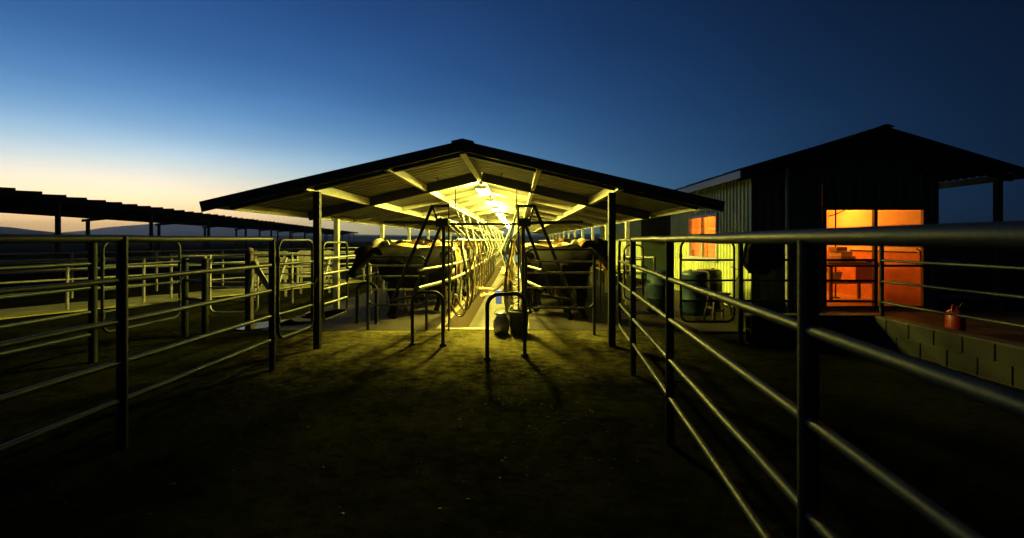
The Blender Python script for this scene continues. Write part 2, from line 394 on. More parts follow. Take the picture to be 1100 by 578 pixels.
for y in fr_y:
    for s in (-1, 1):
        e = XR + s*3.5
        d = .13 if y < 8 else (.18 if y < 10 else .12)
        MB().bar((XR+s*.052, y, ZR-.018-d/2), (e, y, zr(e)-.006-d/2), .08, d).build('rafter', M_RAFT if y < 10 else M_BEAM, shed)  # rear rafters coloured paler than the front ones to look lamplit
# posts: heavy pair at the front, eave posts behind
def post(x, y, zt, w, par, m, z0=-.25, nm='post'):
    MB().cbox(x-w/2, x+w/2, y-w/2, y+w/2, z0, zt, .008).build(nm, m, par)
post(-3.0, 7.25, zr(-3.0)-.16, .095, shed, M_POST)
post(1.44, 7.40, zr(1.44)-.16, .105, shed, M_POST)
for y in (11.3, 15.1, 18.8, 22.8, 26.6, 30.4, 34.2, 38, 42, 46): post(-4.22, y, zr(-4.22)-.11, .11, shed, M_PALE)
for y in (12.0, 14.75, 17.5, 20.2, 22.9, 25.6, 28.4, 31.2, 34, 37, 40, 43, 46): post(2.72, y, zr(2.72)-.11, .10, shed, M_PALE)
for x, y in ((-.3, 9.2), (.35, 10.4), (-1.55, 9.4)):
    MB().tube([(x, y, zr(x)), (x, y, zr(x)-.16), (x+.015, y, zr(x)-.18)], .008, 6).build('hanger_hook', M_FRAME, shed)

# fluorescent fittings under the ridge
fx_dif = MB(); prof = [(.06, .0), (.115, -.012), (.135, -.045), (.11, -.08), (.05, -.095), (-.05, -.095), (-.11, -.08), (-.135, -.045), (-.115, -.012), (-.06, .0)]; n = len(prof)
fx_dif.add([(x, y, z) for y in (0, 1.25) for x, z in prof], [tuple(range(n)), tuple(range(2*n-1, n-1, -1))] + [(k, (k+1)%n, n+(k+1)%n, n+k) for k in range(n)])
fxd = fx_dif.mesh('diffuser'); fxd.materials.append(M_TUBE); fxd2 = fxd.copy(); fxd2.materials[0] = M_TUBE2
fxh = MB().box(-.055, .055, -.02, 1.27, .004, .05).mesh('housing'); fxh.materials.append(M_TRIM)
fxe = MB().add([(x*1.04, y, z*1.05+.002) for y in (-.018, -.002) for x, z in prof], [tuple(range(n)), tuple(range(2*n-1, n-1, -1))] + [(k, (k+1)%n, n+(k+1)%n, n+k) for k in range(n)]).mesh('end_cap'); fxe.materials.append(M_TRIM)
ORD = ['first','second','third','fourth','fifth','sixth','seventh','eighth','ninth','tenth','eleventh','twelfth','thirteenth','fourteenth','fifteenth']
for i in range(11):
    y = 10.45 + 3.3*i
    t = thing('fluorescent_light', '%s glowing fluorescent fitting from the front along the shed ridge' % ORD[i], 'light', (XR, y, ZR-.212), 0, 'fluorescent lights along the shed ridge')
    link('diffuser', fxd if i == 0 else fxd2, t); link('housing', fxh, t); link('end_cap', fxe, t); link('end_cap', fxe, t, (0, 1.27, 0))

# ================================================================== pipe fences of the yard
RZ = (1.61, 1.29, .97, .65, .35)
def fence(name, label, a, b, posts, zs=RZ, r=.024, pr=.036, top_r=None, z0=-.2, group=None, mr=None, mp=None, ptop=None):
    """posts: positions 0..1 along a-b"""
    a, b = Vector((*a, 0)), Vector((*b, 0)); d = b-a
    t = thing(name, label, 'fence', a, 0, group)
    for q in posts:
        P = d*q
        MB().tube([P+Vector((0,0,z0)), P+Vector((0,0,(ptop or max(zs)+.02)))], pr, 12).build('post', mp or M_POST, t)
    for i, z in enumerate(zs):
        rr = top_r if (top_r and i == 0) else r
        w = Vector((0,0,z)); off = d.normalized().cross(Vector((0,0,1)))*0
        n = 12; pts = [w + d*(k/n) + Vector((0,0,random.uniform(-.003,.003))) for k in range(n+1)]
        MB().tube(pts, rr, 10).build('rail', mr or M_RAIL, t)
    return t
def fl(Y): return (1.39 - .091*(5.82-Y), Y)     # the right yard fence line
A, B = fl(.30), fl(5.82); L_ = 5.52
fence('pipe_fence', 'long pipe fence running past the camera along the right of the yard', A, B,
      [(1.69-.3)/L_, (3.85-.3)/L_, 1.0], top_r=.029, r=.022, pr=.033, ptop=1.60)
# its last panel, rounded at the corner beside the shed post
def gate(name, label, a, b, z0, z1, zs, r=.02, rr=.13, stiles=(), cat='gate', m=None, mrail=None, group=None, hinge=None):
    a3 = Vector((*a, 0)); d = Vector((*b, 0)) - a3
    t = thing(name, label, cat, a3, 0, group); m = m or M_GATE
    MB().tube(rloop((0,0), (d.x, d.y), z0, z1, rr), r, 10, False).build('frame', m, t)
    for z in zs:
        MB().tube([Vector((0,0,z)), d*.5 + Vector((0,0,z-.004)), d + Vector((0,0,z))], r*.85, 8).build('rail', mrail or m, t)
    for q in stiles:
        MB().tube([d*q + Vector((0,0,z0)), d*q + Vector((0,0,z1))], r*.8, 8).build('stile', m, t)
    e_ = d + Vector((0,0,z1-.42)); dn = d.normalized(); sd_ = Vector((-dn.y, dn.x, 0))
    MB().tube([e_+sd_*.03-dn*.03, e_+sd_*.045+dn*.03+Vector((0,0,-.03)), e_+dn*.10+Vector((0,0,-.05)), e_-sd_*.045+dn*.04+Vector((0,0,-.16)), e_-sd_*.03-dn*.02+Vector((0,0,-.26))], .007, 6).build('latch_chain', m, t)
    for z in (z0+.25, z1-.25):
        MB().tube([Vector((0,0,z-.04)), Vector((0,0,z+.04))], r*1.5, 8).build('hinge', m, t)
    return t
gate('rounded_gate', 'short round cornered gate panel between right fence end and shed post', fl(5.93), fl(7.2), .33, 1.60, (1.29, .97, .65), r=.021, mrail=M_RAIL)
# left yard fence
fence('pipe_fence', 'long pipe fence along the left of the yard with thick top rail', (-3.10, .6), (-3.08, 6.07),
      [(3.78-.6)/5.47, 1.0], top_r=.031, r=.022, pr=.038)
gate('rounded_gate', 'round cornered gate between left yard fence and shed front post', (-3.07, 6.2), (-3.02, 7.12), .33, 1.6, (1.29, .97, .65), r=.021, mrail=M_RAIL)
gate('rounded_gate', 'tall narrow gate just behind the left front shed post', (-3.18, 7.9), (-3.17, 9.0), .28, 1.56, (1.3, 1.05, .8, .55), r=.02, mrail=M_PALE)
# side lane and holding pens on the left
fence('pipe_fence', 'dark pipe fence of the side lane left of the yard', (-5.70, 1.2), (-5.66, 6.45), [.45, 1.0], pr=.05, r=.022)
gate('rounded_gate', 'wide gate with rounded corner in the side lane fence', (-5.66, 6.6), (-5.62, 8.05), .33, 1.58, (1.25, .92, .62), r=.021, mrail=M_RAIL)
fence('pipe_fence', 'pair of dark gate posts joined by short rails in the side lane', (-5.6, 8.15), (-5.1, 7.9), [0, 1.0], zs=(1.25, .92, .62), pr=.05, ptop=1.3)
gate('calf_gate', 'low round topped gate across the side lane, lit yellow', (-5.72, 9.0), (-4.86, 9.05), .25, 1.27, (1.0, .72, .48), r=.019, m=M_PALE)
KA, KB = Vector((-12.6, 5.4, 0)), Vector((-5.75, 18.75, 0))
def kl(t): return KA + (KB-KA)*t
kd = (KB-KA).normalized(); kn = Vector((kd.y, -kd.x, 0))
# feed alley by the far pens, lamplight painted into its yellow: a slab with ragged edges
n = 60; vs = []
for z in (.004, .035):
    for i in range(n+1):
        p_ = kl(i/n); a_ = noise.noise(p_*1.7)*.10; b_ = noise.noise(p_*1.3 + Vector((9,0,0)))*.16
        vs += [(*(p_ + kn*a_)[:2], z), (*(p_ - kn*(1.75+b_))[:2], z)]
m_ = 2*(n+1); fs = [(2*i, 2*i+1, 2*i+3, 2*i+2) for i in range(n)] + [(m_+2*i, m_+2*i+2, m_+2*i+3, m_+2*i+1) for i in range(n)]
fs += [(2*i, 2*i+2, m_+2*i+2, m_+2*i) for i in range(n)] + [(2*i+1, m_+2*i+1, m_+2*i+3, 2*i+3) for i in range(n)] + [(0, m_, m_+1, 1), (2*n, 2*n+1, m_+2*n+1, m_+2*n)]
struct(MB().add(vs, fs).build('feed_alley', mat('lamplight_concrete', (.50, .46, .11), .85, 0, .3, 2.2, .4, 40, spec=.1)))
L2 = (KB-KA).length
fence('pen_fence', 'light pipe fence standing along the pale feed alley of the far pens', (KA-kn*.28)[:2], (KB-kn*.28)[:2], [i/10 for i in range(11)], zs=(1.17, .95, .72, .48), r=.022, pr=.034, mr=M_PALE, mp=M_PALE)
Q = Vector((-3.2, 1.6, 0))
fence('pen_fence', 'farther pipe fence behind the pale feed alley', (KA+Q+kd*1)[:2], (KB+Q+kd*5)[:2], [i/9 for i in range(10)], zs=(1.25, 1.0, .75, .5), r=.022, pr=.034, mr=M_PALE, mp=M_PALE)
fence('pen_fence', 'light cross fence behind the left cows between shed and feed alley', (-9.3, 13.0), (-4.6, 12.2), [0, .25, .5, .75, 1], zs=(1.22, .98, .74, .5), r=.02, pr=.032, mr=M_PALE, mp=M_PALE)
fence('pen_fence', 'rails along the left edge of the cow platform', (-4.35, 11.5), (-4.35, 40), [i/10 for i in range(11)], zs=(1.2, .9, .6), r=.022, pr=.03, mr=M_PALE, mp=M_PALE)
# braced timber post in the lane
t = thing('braced_post', 'timber post with slanting yellow lit braces in the side lane', 'post', (-4.85, 8.75, 0))
MB().cbox(-.055, .055, -.055, .055, -.2, 1.36, .01).build('post', M_DWOOD, t)
MB().bar((.06, -.01, 1.22), (.46, .1, .48), .045, .09).build('brace', M_PALE, t)
MB().bar((.06, -.02, 1.0), (.02, -.03, .62), .05, .08).build('brace', M_PALE, t)
MB().lathe([(.02,0),(.06,.02),(.07,.06),(.05,.1),(.0,.115)], 12, (0,0,1.355)).build('post_cap', M_WOOD, t)
# feed racks in far pens
for i, (x, y, lab) in enumerate(((-6.95, 13.6, 'pale slatted feed rack standing left of its twin behind the gate'), (-6.1, 14.6, 'pale slatted feed rack standing right of its twin, farther away'))):
    t = thing('feed_rack', lab, 'feed rack', (x, y, 0), .35, 'feed racks in the far pen')
    for q in (-.4, .4): MB().bar((q, 0, 0), (q*.9, 0, 1.3), .06, .06).build('leg', M_PALE, t)
    for z in (.55, .72, .89, 1.06, 1.23): MB().bar((-.46, -.04, z), (.46, -.04, z), .03, .11).build('slat', M_PALE, t)
    MB().bar((.42, -.06, 1.1), (.15, -.35, .0), .05, .05).build('brace', M_PALE, t)

# right side pens
gate('rounded_gate', 'round cornered gate in front of the barrels by the dairy wall', (2.56, 7.6), (3.40, 7.6), .32, 1.6, (1.29, .97, .65), r=.019, m=M_FRAME)
fence('pipe_fence', 'pipe fence on the block wall turning toward the camera', (5.58, 7.42), (5.58, 1.2), [0, .5, 1.0], zs=RZ[:4], z0=.3, pr=.03, r=.019)
fence('pipe_fence', 'dark pipe fence crossing before the dairy room door', (3.50, 7.6), (5.55, 7.5), [0], zs=RZ[:4], pr=.04, r=.018, mr=M_FRAME)
gate('rounded_gate', 'open gate with lit rails behind the right shed post', (2.25, 10.2), (2.62, 10.1), .35, 1.5, (1.2, .9, .6), r=.02, m=M_FRAME, mrail=M_PALE)
fence('pipe_fence', 'lit rails with dark posts beside the blue barrel', (2.35, 11.2), (3.0, 10.6), [0, 1], zs=(1.22, .9), pr=.035, r=.022, mr=M_PALE, mp=M_FRAME)
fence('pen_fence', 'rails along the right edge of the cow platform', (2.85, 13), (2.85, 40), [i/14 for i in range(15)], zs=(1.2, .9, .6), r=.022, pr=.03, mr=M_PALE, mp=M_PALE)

# hoop barriers at the head of the pit
def hoop(label, a, b, z1, r=.028, z0=-.2, rr=.16, m=None):
    t = thing('hoop_barrier', label, 'barrier', (*a, 0), 0, 'pipe hoops before the pit')
    MB().tube(rloop((0,0), (b[0]-a[0], b[1]-a[1]), z0, z1, rr, False, 8), r, 12).build('hoop', m or M_POST, t)
    for q in (0, 1):
        MB().lathe([(.055,-.03),(.055,.012),(.03,.02)], 12, ((b[0]-a[0])*q, (b[1]-a[1])*q, 0)).build('collar', M_POST, t)
hoop('bent pipe hoop left of the pit in front of the cow gate', (-1.62, 7.45), (-1.14, 7.4), .80)
hoop('bent pipe hoop nearest the camera in front of the pit', (-.41, 6.55), (.10, 6.75), .86)
hoop('short pipe hoop beside the head of the nearest left cow', (-3.08, 9.3), (-2.70, 9.25), .78, r=.035)

# ================================================================== parlour steelwork
def liftgate(label, s, cx):
    t = thing('lift_gate', label, 'gate', (cx, 8.5, 0), 0, 'lift gates at the pit')
    T = lambda pts, r, nm, m=M_FRAME, n=8: MB().tube([(s*x, y, z) for x, y, z in pts], r, n).build(nm, m, t)
    T([(.0,0,0), (.0,0,1.92)], .032, 'post'); T([(-.085,.05,0), (-.085,.05,2.2)], .014, 'post')
    T([(-.09,.0,1.90), (1.05,.0,1.92)], .028, 'cross_bar'); T([(-.10,.0,2.20), (.21,.0,2.20)], .024, 'top_bar')
    MB().bar((s*.19, .0, 2.22), (s*.84, -.25, .55), .036, .05).build('arm', M_FRAME, t)
    MB().bar((s*.03, .0, 1.90), (s*.50, -.25, .62), .032, .045).build('arm', M_FRAME, t)
    T([(.19,0,2.2), (.10,0,1.92)], .018, 'strut')
    T([(.84,-.25,.58), (.28,-.25,.66)], .024, 'foot_bar')
    MB().cbox(s*.0+(-.09 if s>0 else -.13), s*.0+(.13 if s>0 else .09), -.08, .08, 1.84, 1.98, .01).build('pivot_box', M_FRAME, t)
liftgate('dark diagonal lift gate over the right cow lane', 1, .10)
liftgate('dark diagonal lift gate over the left cow lane', -1, -1.30)
tag(MB().tube([(-1.75,8.58,1.885),(.2,8.58,1.885)], .022, 10).build('overhead_bar', M_FRAME), 'dark horizontal bar crossing over the pit between the lift gates', 'bar')
# gates closing the two cow lanes
def lane_gate(label, a, b, zt, zs):
    d = Vector((b[0]-a[0], b[1]-a[1], 0)); t = thing('lane_gate', label, 'gate', (*a, 0), 0, 'gates closing the cow lanes')
    MB().tube(rloop((0,0), d[:2], .45, zt, .12), .018, 10, False).build('frame', M_GATE, t)
    for z in zs: MB().tube([(0,0,z), (*d[:2], z)], .015, 8).build('rail', M_PALE, t)
    MB().tube([(0,0,0), (0,0,zt-.1)], .028, 8).build('post', M_FRAME, t); MB().tube([(*d[:2],-.1), (*d[:2],zt-.1)], .026, 8).build('post', M_FRAME, t)
lane_gate('gate with rounded top across the right cow lane', (.14, 8.2), (1.30, 8.2), 1.44, (1.24, 1.05, .8))
lane_gate('low gate across the left cow lane', (-2.66, 8.6), (-1.62, 8.6), 1.3, (1.15, .96, .72))

def parlour_side(side, x_edge, s):
    """s = +1 when the pit lies toward +x"""
    t = thing('rump_rail', 'pale rump rails along the %s edge of the pit' % side, 'rail', (x_edge, 8.0, 0))
    for z, r in ((1.10, .022), (.80, .03)):
        pts = [(-.30*s, .05, z), (-.10*s, 1.2, z), (.02*s, 2.2, z), (.06*s, 3.4, z)] + [(.06*s, 3.4+2*k, z) for k in range(1, 15)]
        MB().tube(pts, r, 10).build('rail', M_PALE, t)
    for k in range(16):
        y = 1.6 + 1.9*k
        MB().tube([(.0, y, 0), (.0, y, .7), (.05*s, y, 1.12), (.05*s, y, 1.6)], .022, 8).build('upright', M_PALE, t)
    # overhead pipes
    q = thing('overhead_pipe', 'overhead pipe line with slanting drop bars on the %s of the pit' % side, 'pipe', (x_edge, 8.0, 0))
    MB().tube([(.12*s, .6, 2.22), (.12*s, 34, 2.22)], .026, 10).build('pipe', M_PALE, q)
    MB().tube([(.22*s, 1.0, 1.60), (.22*s, 34, 1.60)], .024, 10).build('milk_line', M_STEEL, q)
    MB().tube([(-.15*s, .8, 2.02), (-.15*s, 34, 2.02)], .02, 10).build('pipe', M_PALE, q)
    for k in range(17):
        y = 1.45 + 1.75*k + random.uniform(-.35, .35); j_ = random.uniform(-.12, .12); j2 = random.uniform(-.25, .3)
        MB().tube([(.10*s, y-.1+j2, 2.24), ((.38+j_)*s, y, 1.36), ((.38+j_)*s, y, 1.30), ((.24+j_)*s, y+.05+j2*.5, .84)], .017, 8).build('drop_bar', M_PALE, q)
        MB().tube([(-.15*s, y-.5+j2, 2.06), (.22*s, y+.6-j2, 1.62)], .015, 8).build('brace', M_PALE if k % 2 else M_GATE, q)
        if k % 3 == 0: MB().tube([(.12*s, y, 2.22), (.12*s, y, 2.62)], .012, 6).build('hanger', M_FRAME, q)
    b = thing('breast_rail', 'rail line with upright bars before the heads of the %s cows' % side, 'rail', (x_edge, 8.0, 0))
    xb = -1.86*s if side == 'left' else -1.72*s
    y0 = 3.0 if side == 'left' else 2.6
    for z, m_ in ((1.58, M_PALE), (1.28, M_GATE)): MB().tube([(xb, y0, z), (xb, 34, z)], .024, 8).build('rail', m_, b)
    for k in range(30): 
        y = y0 + .95*k
        MB().tube([(xb, y, 0), (xb, y, 1.6)], .018, 6).build('bar', M_GATE, b)
parlour_side('left', -1.35, 1); parlour_side('right', .10, -1)

# milking clusters: hoses hanging in loops from the milk line to the claw at the pit edge
def cluster_parts(s):
    P = {}
    h1 = [(.22*s, 0, 1.58), (.25*s, .02, 1.36), (.32*s, .05, 1.0), (.36*s, .08, .60), (.33*s, .10, .26), (.24*s, .12, .07), (.10*s, .14, .10), (-.02*s, .16, .30)]
    def smooth(pts, n=5):
        Pn = [Vector(p) for p in pts]; out = []
        for i in range(len(Pn)-1):
            p0, p1, p2, p3 = Pn[max(i-1,0)], Pn[i], Pn[i+1], Pn[min(i+2, len(Pn)-1)]
            for k in range(n):
                t = k/n; out.append(.5*((2*p1)+(p2-p0)*t+(2*p0-5*p1+4*p2-p3)*t*t+(3*p1-p0-3*p2+p3)*t**3))
        return out + [Pn[-1]]
    m1 = MB().tube(smooth(h1), .015, 8).mesh('hose'); m1.materials.append(M_RUB)
    m2 = MB().tube(smooth([(p[0]*.9+.0, p[1]+.12, p[2]*.98+.02) for p in h1]), .011, 8).mesh('hose'); m2.materials.append(mat('amber_hose', (.16, .10, .03), .3))
    c = MB().lathe([(.02,-.05),(.055,-.03),(.06,.0),(.05,.03),(.02,.045)], 12).mesh('claw'); c.materials.append(M_STEEL)
    u = MB().tube([(0,0,0), (.0,0,.05), (0,0,.17)], [.008, .019, .022], 8).mesh('teat_cup'); u.materials.append(M_STEEL)
    return m1, m2, c, u
for side, xe, s in (('left', -1.35, 1), ('right', .10, -1)):
    m1, m2, c, u = cluster_parts(s)
    for k in range(13):
        y = 9.55 + 1.0*k + random.uniform(-.2, .2)
        t = thing('milking_cluster', '%s milking cluster from the front, hoses looped at the %s pit edge' % (ORD[k], side), 'milking cluster', (xe, y, 0), random.uniform(-.12, .12), 'milking clusters hanging over the pit')
        link('hose', m1, t); link('hose', m2, t); link('claw', c, t, (-.04*s, .17, .36))
        for a in range(4): link('teat_cup', u, t, (-.04*s + .045*(1 if a & 1 else -1), .17 + .045*(1 if a & 2 else -1), .39))

# ================================================================== cows
def catmull(pts, n=4):
    out = []
    for i in range(len(pts)-1):
        p = [pts[max(i-1,0)], pts[i], pts[i+1], pts[min(i+2,len(pts)-1)]]
        for k in range(n):
            t = k/n
            out.append(tuple(.5*((2*b)+(c-a)*t+(2*a-5*b+4*c-d)*t*t+(3*b-a-3*c+d)*t**3) for a, b, c, d in zip(*p)))
    out.append(pts[-1]); return out
def remeshed(mb, vox, sm, name):
    me = mb.mesh('tmp'); o = bpy.data.objects.new('tmp', me); COL.objects.link(o)
    m = o.modifiers.new('r', 'REMESH'); m.mode = 'VOXEL'; m.voxel_size = vox; m.use_smooth_shade = True
    q = o.modifiers.new('s', 'SMOOTH'); q.factor = .5; q.iterations = sm
    dg = bpy.context.evaluated_depsgraph_get(); e = o.evaluated_get(dg)
    r = bpy.data.meshes.new_from_object(e); r.name = name; bpy.data.objects.remove(o); 
    r.polygons.foreach_set('use_smooth', [True]*len(r.polygons)); return r
def limb(mb, pts, n=12):          # pts: x, y, z, ru, rv
    c = catmull(pts); mb.tube([q[:3] for q in c], [(max(.004,q[3]), max(.004,q[4])) for q in c], n)
def cow_mesh(head):
    """faces +x, hooves on z=0; head = (turn sideways, drop)"""
    ty, dz = head; mb = MB()
    tor = [(-.86,0,1.14,.05,.08),(-.80,0,1.10,.17,.19),(-.66,0,1.06,.25,.27),(-.45,0,1.01,.27,.33),(-.15,0,.96,.31,.38),(.12,0,.94,.33,.40),(.38,0,.97,.30,.38),(.58,0,1.01,.25,.35),(.74,0,1.03,.19,.29),(.84,0,1.04,.10,.18)]
    limb(mb, tor, 22)
    limb(mb, [(-.84,0,1.36,.045,.03),(-.55,0,1.36,.06,.045),(-.1,0,1.325,.06,.04),(.35,0,1.35,.06,.045),(.6,0,1.38,.07,.06),(.8,0,1.33,.07,.07)], 10)   # backbone
    for s in (-1, 1): limb(mb, [(-.62,s*.20,1.30,.05,.05),(-.52,s*.245,1.29,.055,.05),(-.42,s*.23,1.24,.04,.05)], 8)      # hook bones
    nx = 1.16; ny = ty*.45; nz_ = 1.36 + dz*.6
    limb(mb, [(.55,0,1.12,.17,.25),(.78,ty*.08,1.17,.135,.22),(.98,ty*.25,1.25+dz*.25,.105,.165),(nx,ny,nz_,.10,.13),(nx+.06,ny+.02*ty,nz_+.0,.09,.10)], 16)
    hx, hy, hz = nx+.02, ny, nz_+.04; fx = Vector((1, ty*1.1, 0)).normalized()
    H = lambda a, z: (hx+fx.x*a, hy+fx.y*a, hz+z)
    limb(mb, [(*H(-.05,.06),.10,.07),(*H(.03,.04),.135,.12),(*H(.13,-.06),.125,.145),(*H(.23,-.17),.092,.112),(*H(.32,-.27),.08,.085),(*H(.39,-.345),.095,.085),(*H(.43,-.385),.085,.06),(*H(.445,-.40),.03,.03)], 16)
    sd = Vector((-fx.y, fx.x, 0))
    for s in (-1, 1):
        a = Vector(H(.0,.05)); limb(mb, [(*(a+sd*s*.08),.035,.035),(*(a+sd*s*.16+Vector((0,0,.01))),.032,.07),(*(a+sd*s*.24+Vector((0,0,-.015))),.03,.08),(*(a+sd*s*.31+Vector((0,0,-.05))),.026,.05),(*(a+sd*s*.34+Vector((0,0,-.07))),.02,.02)], 8)
        limb(mb, [(*(Vector(H(.12,.015))+sd*s*.075),.035,.035),(*(Vector(H(.17,-.03))+sd*s*.085),.03,.03)], 8)     # brow
    for s in (-1, 1):
        sh = .05*s
        limb(mb, [(.50,s*.15,1.05,.12,.2),(.52+sh,s*.19,.82,.10,.13),(.55+sh,s*.18,.60,.075,.085),(.57+sh,s*.165,.44,.068,.072),(.565+sh,s*.16,.36,.05,.052),(.565+sh,s*.16,.17,.042,.044),(.575+sh,s*.16,.10,.052,.055),(.60+sh,s*.16,.055,.05,.055),(.625+sh,s*.16,0,.06,.07)])
        limb(mb, [(-.55,s*.12,1.08,.17,.22),(-.50,s*.19,.88,.14,.2),(-.50-sh,s*.205,.70,.10,.14),(-.62-sh,s*.19,.56,.062,.085),(-.70-sh,s*.175,.48,.055,.07),(-.685-sh,s*.17,.38,.047,.055),(-.655-sh,s*.165,.18,.044,.047),(-.645-sh,s*.165,.10,.053,.056),(-.62-sh,s*.165,.055,.05,.056),(-.595-sh,s*.165,0,.06,.07)])
    limb(mb, [(-.62,0,.66,.06,.08),(-.52,0,.62,.16,.15),(-.36,0,.61,.18,.15),(-.20,0,.66,.13,.10),(-.06,0,.70,.05,.04)], 14)     # udder
    for a in (-.46, -.30):
        for s in (-1, 1): limb(mb, [(a,s*.085,.52,.03,.03),(a,s*.09,.46,.026,.026),(a,s*.09,.41,.02,.02)], 8)
    limb(mb, [(-.78,0,1.30,.05,.05),(-.89,0,1.25,.036,.036),(-.93,.01,1.05,.03,.03),(-.935,.02,.75,.026,.026),(-.93,.03,.56,.03,.03),(-.92,.03,.42,.045,.04),(-.915,.03,.32,.02,.02)], 8)
    return remeshed(mb, .021, 3, 'cow')
def coat(name, dark, light, thr, sc, rough=.75):
    m = bpy.data.materials.new(name); m.use_nodes = True; t = m.node_tree; n = t.nodes; L = t.links; b = n['Principled BSDF']
    tc = n.new('ShaderNodeTexCoord'); oi = n.new('ShaderNodeObjectInfo')
    va = n.new('ShaderNodeVectorMath'); va.operation = 'MULTIPLY_ADD'; va.inputs[1].default_value = (1,1,1)
    mu = n.new('ShaderNodeVectorMath'); mu.operation = 'SCALE'; mu.inputs['Scale'].default_value = 37.0
    cx = n.new('ShaderNodeCombineXYZ'); L.new(oi.outputs['Random'], cx.inputs[0]); L.new(oi.outputs['Random'], cx.inputs[1])
    L.new(cx.outputs[0], mu.inputs[0]); L.new(tc.outputs['Object'], va.inputs[0]); L.new(mu.outputs[0], va.inputs[2])
    nz = n.new('ShaderNodeTexNoise'); nz.inputs['Scale'].default_value = sc; nz.inputs['Detail'].default_value = 2.5; nz.inputs['Distortion'].default_value = .4
    L.new(va.outputs[0], nz.inputs['Vector'])
    cr = n.new('ShaderNodeValToRGB'); e = cr.color_ramp.elements; e[0].position = thr; e[0].color = (*dark,1); e[1].position = thr+.025; e[1].color = (*light,1)
    L.new(nz.outputs[0], cr.inputs[0])
    # udder and legs' muck: pinkish udder low between the hind legs is left to the coat; fine hair grain
    h = n.new('ShaderNodeTexNoise'); h.inputs['Scale'].default_value = 90; h.inputs['Detail'].default_value = 3; L.new(tc.outputs['Object'], h.inputs['Vector'])
    mx = n.new('ShaderNodeMix'); mx.data_type = 'RGBA'; mx.blend_type = 'MULTIPLY'; mx.inputs[0].default_value = .55
    L.new(cr.outputs[0], mx.inputs[6]); L.new(h.outputs[0], mx.inputs[7]); L.new(mx.outputs[2], b.inputs['Base Color'])
    bp = n.new('ShaderNodeBump'); bp.inputs['Strength'].default_value = .25; bp.inputs['Distance'].default_value = .01
    L.new(h.outputs[0], bp.inputs['Height']); L.new(bp.outputs[0], b.inputs['Normal'])
    b.inputs['Roughness'].default_value = rough; b.inputs['Specular IOR Level'].default_value = .01; return m
C_BLACK = coat('black_coat', (.004,.0035,.003), (.0035,.003,.0026), .5, 1.5)
C_PIED = coat('black_white_coat', (.013,.012,.011), (.55,.52,.47), .57, 1.7)
C_BROWN = coat('brown_coat', (.14,.065,.025), (.19,.10,.045), .5, 1.6)
C_TAN = coat('tan_white_coat', (.24,.14,.065), (.6,.55,.46), .56, 1.7)
cow_a = cow_mesh((.0, -.04)); cow_b = cow_mesh((.35, -.22)); cow_c = cow_mesh((-.3, .05))
for m_ in (cow_a, cow_b, cow_c): m_.materials.append(C_BLACK)
cn = {'black': C_BLACK, 'black and white': C_PIED, 'brown': C_BROWN, 'tan and white': C_TAN}
def cow(side, k, x, y, heading, mesh, c, scale):
    o = link('dairy_cow', mesh, None, (x, y, .004), heading); o.scale = (scale,)*3
    lab = '%s dairy cow, %s from the front in the %s milking row' % (c, 'nearest' if k == 0 else ORD[k], side)
    tag(o, lab, 'cow', 'cows standing in the milking rows')
    o.material_slots[0].link = 'OBJECT'; o.material_slots[0].material = cn[c]
lc = ['black','tan and white','black and white','black','tan and white','brown','black and white','black','tan and white','black and white','brown']
for k, c in enumerate(lc):
    a = R(180+44) + random.uniform(-.07, .07)
    cow('left', k, -2.16 + random.uniform(-.05,.05), 10.45 + 1.0*k + random.uniform(-.05,.05), a, (cow_b, cow_a, cow_c, cow_a)[k % 4], c, random.uniform(1.02, 1.08))
rc = ['black','black','brown','tan and white','black and white','black','brown','black and white','tan and white','black']
for k, c in enumerate(rc):
    a = R(-49) + random.uniform(-.07, .07)
    cow('right', k, .80 + random.uniform(-.04,.05), 10.25 + 1.04*k + random.uniform(-.05,.05), a, (cow_c, cow_a, cow_b, cow_a)[k % 4], c, random.uniform(1.02, 1.08))

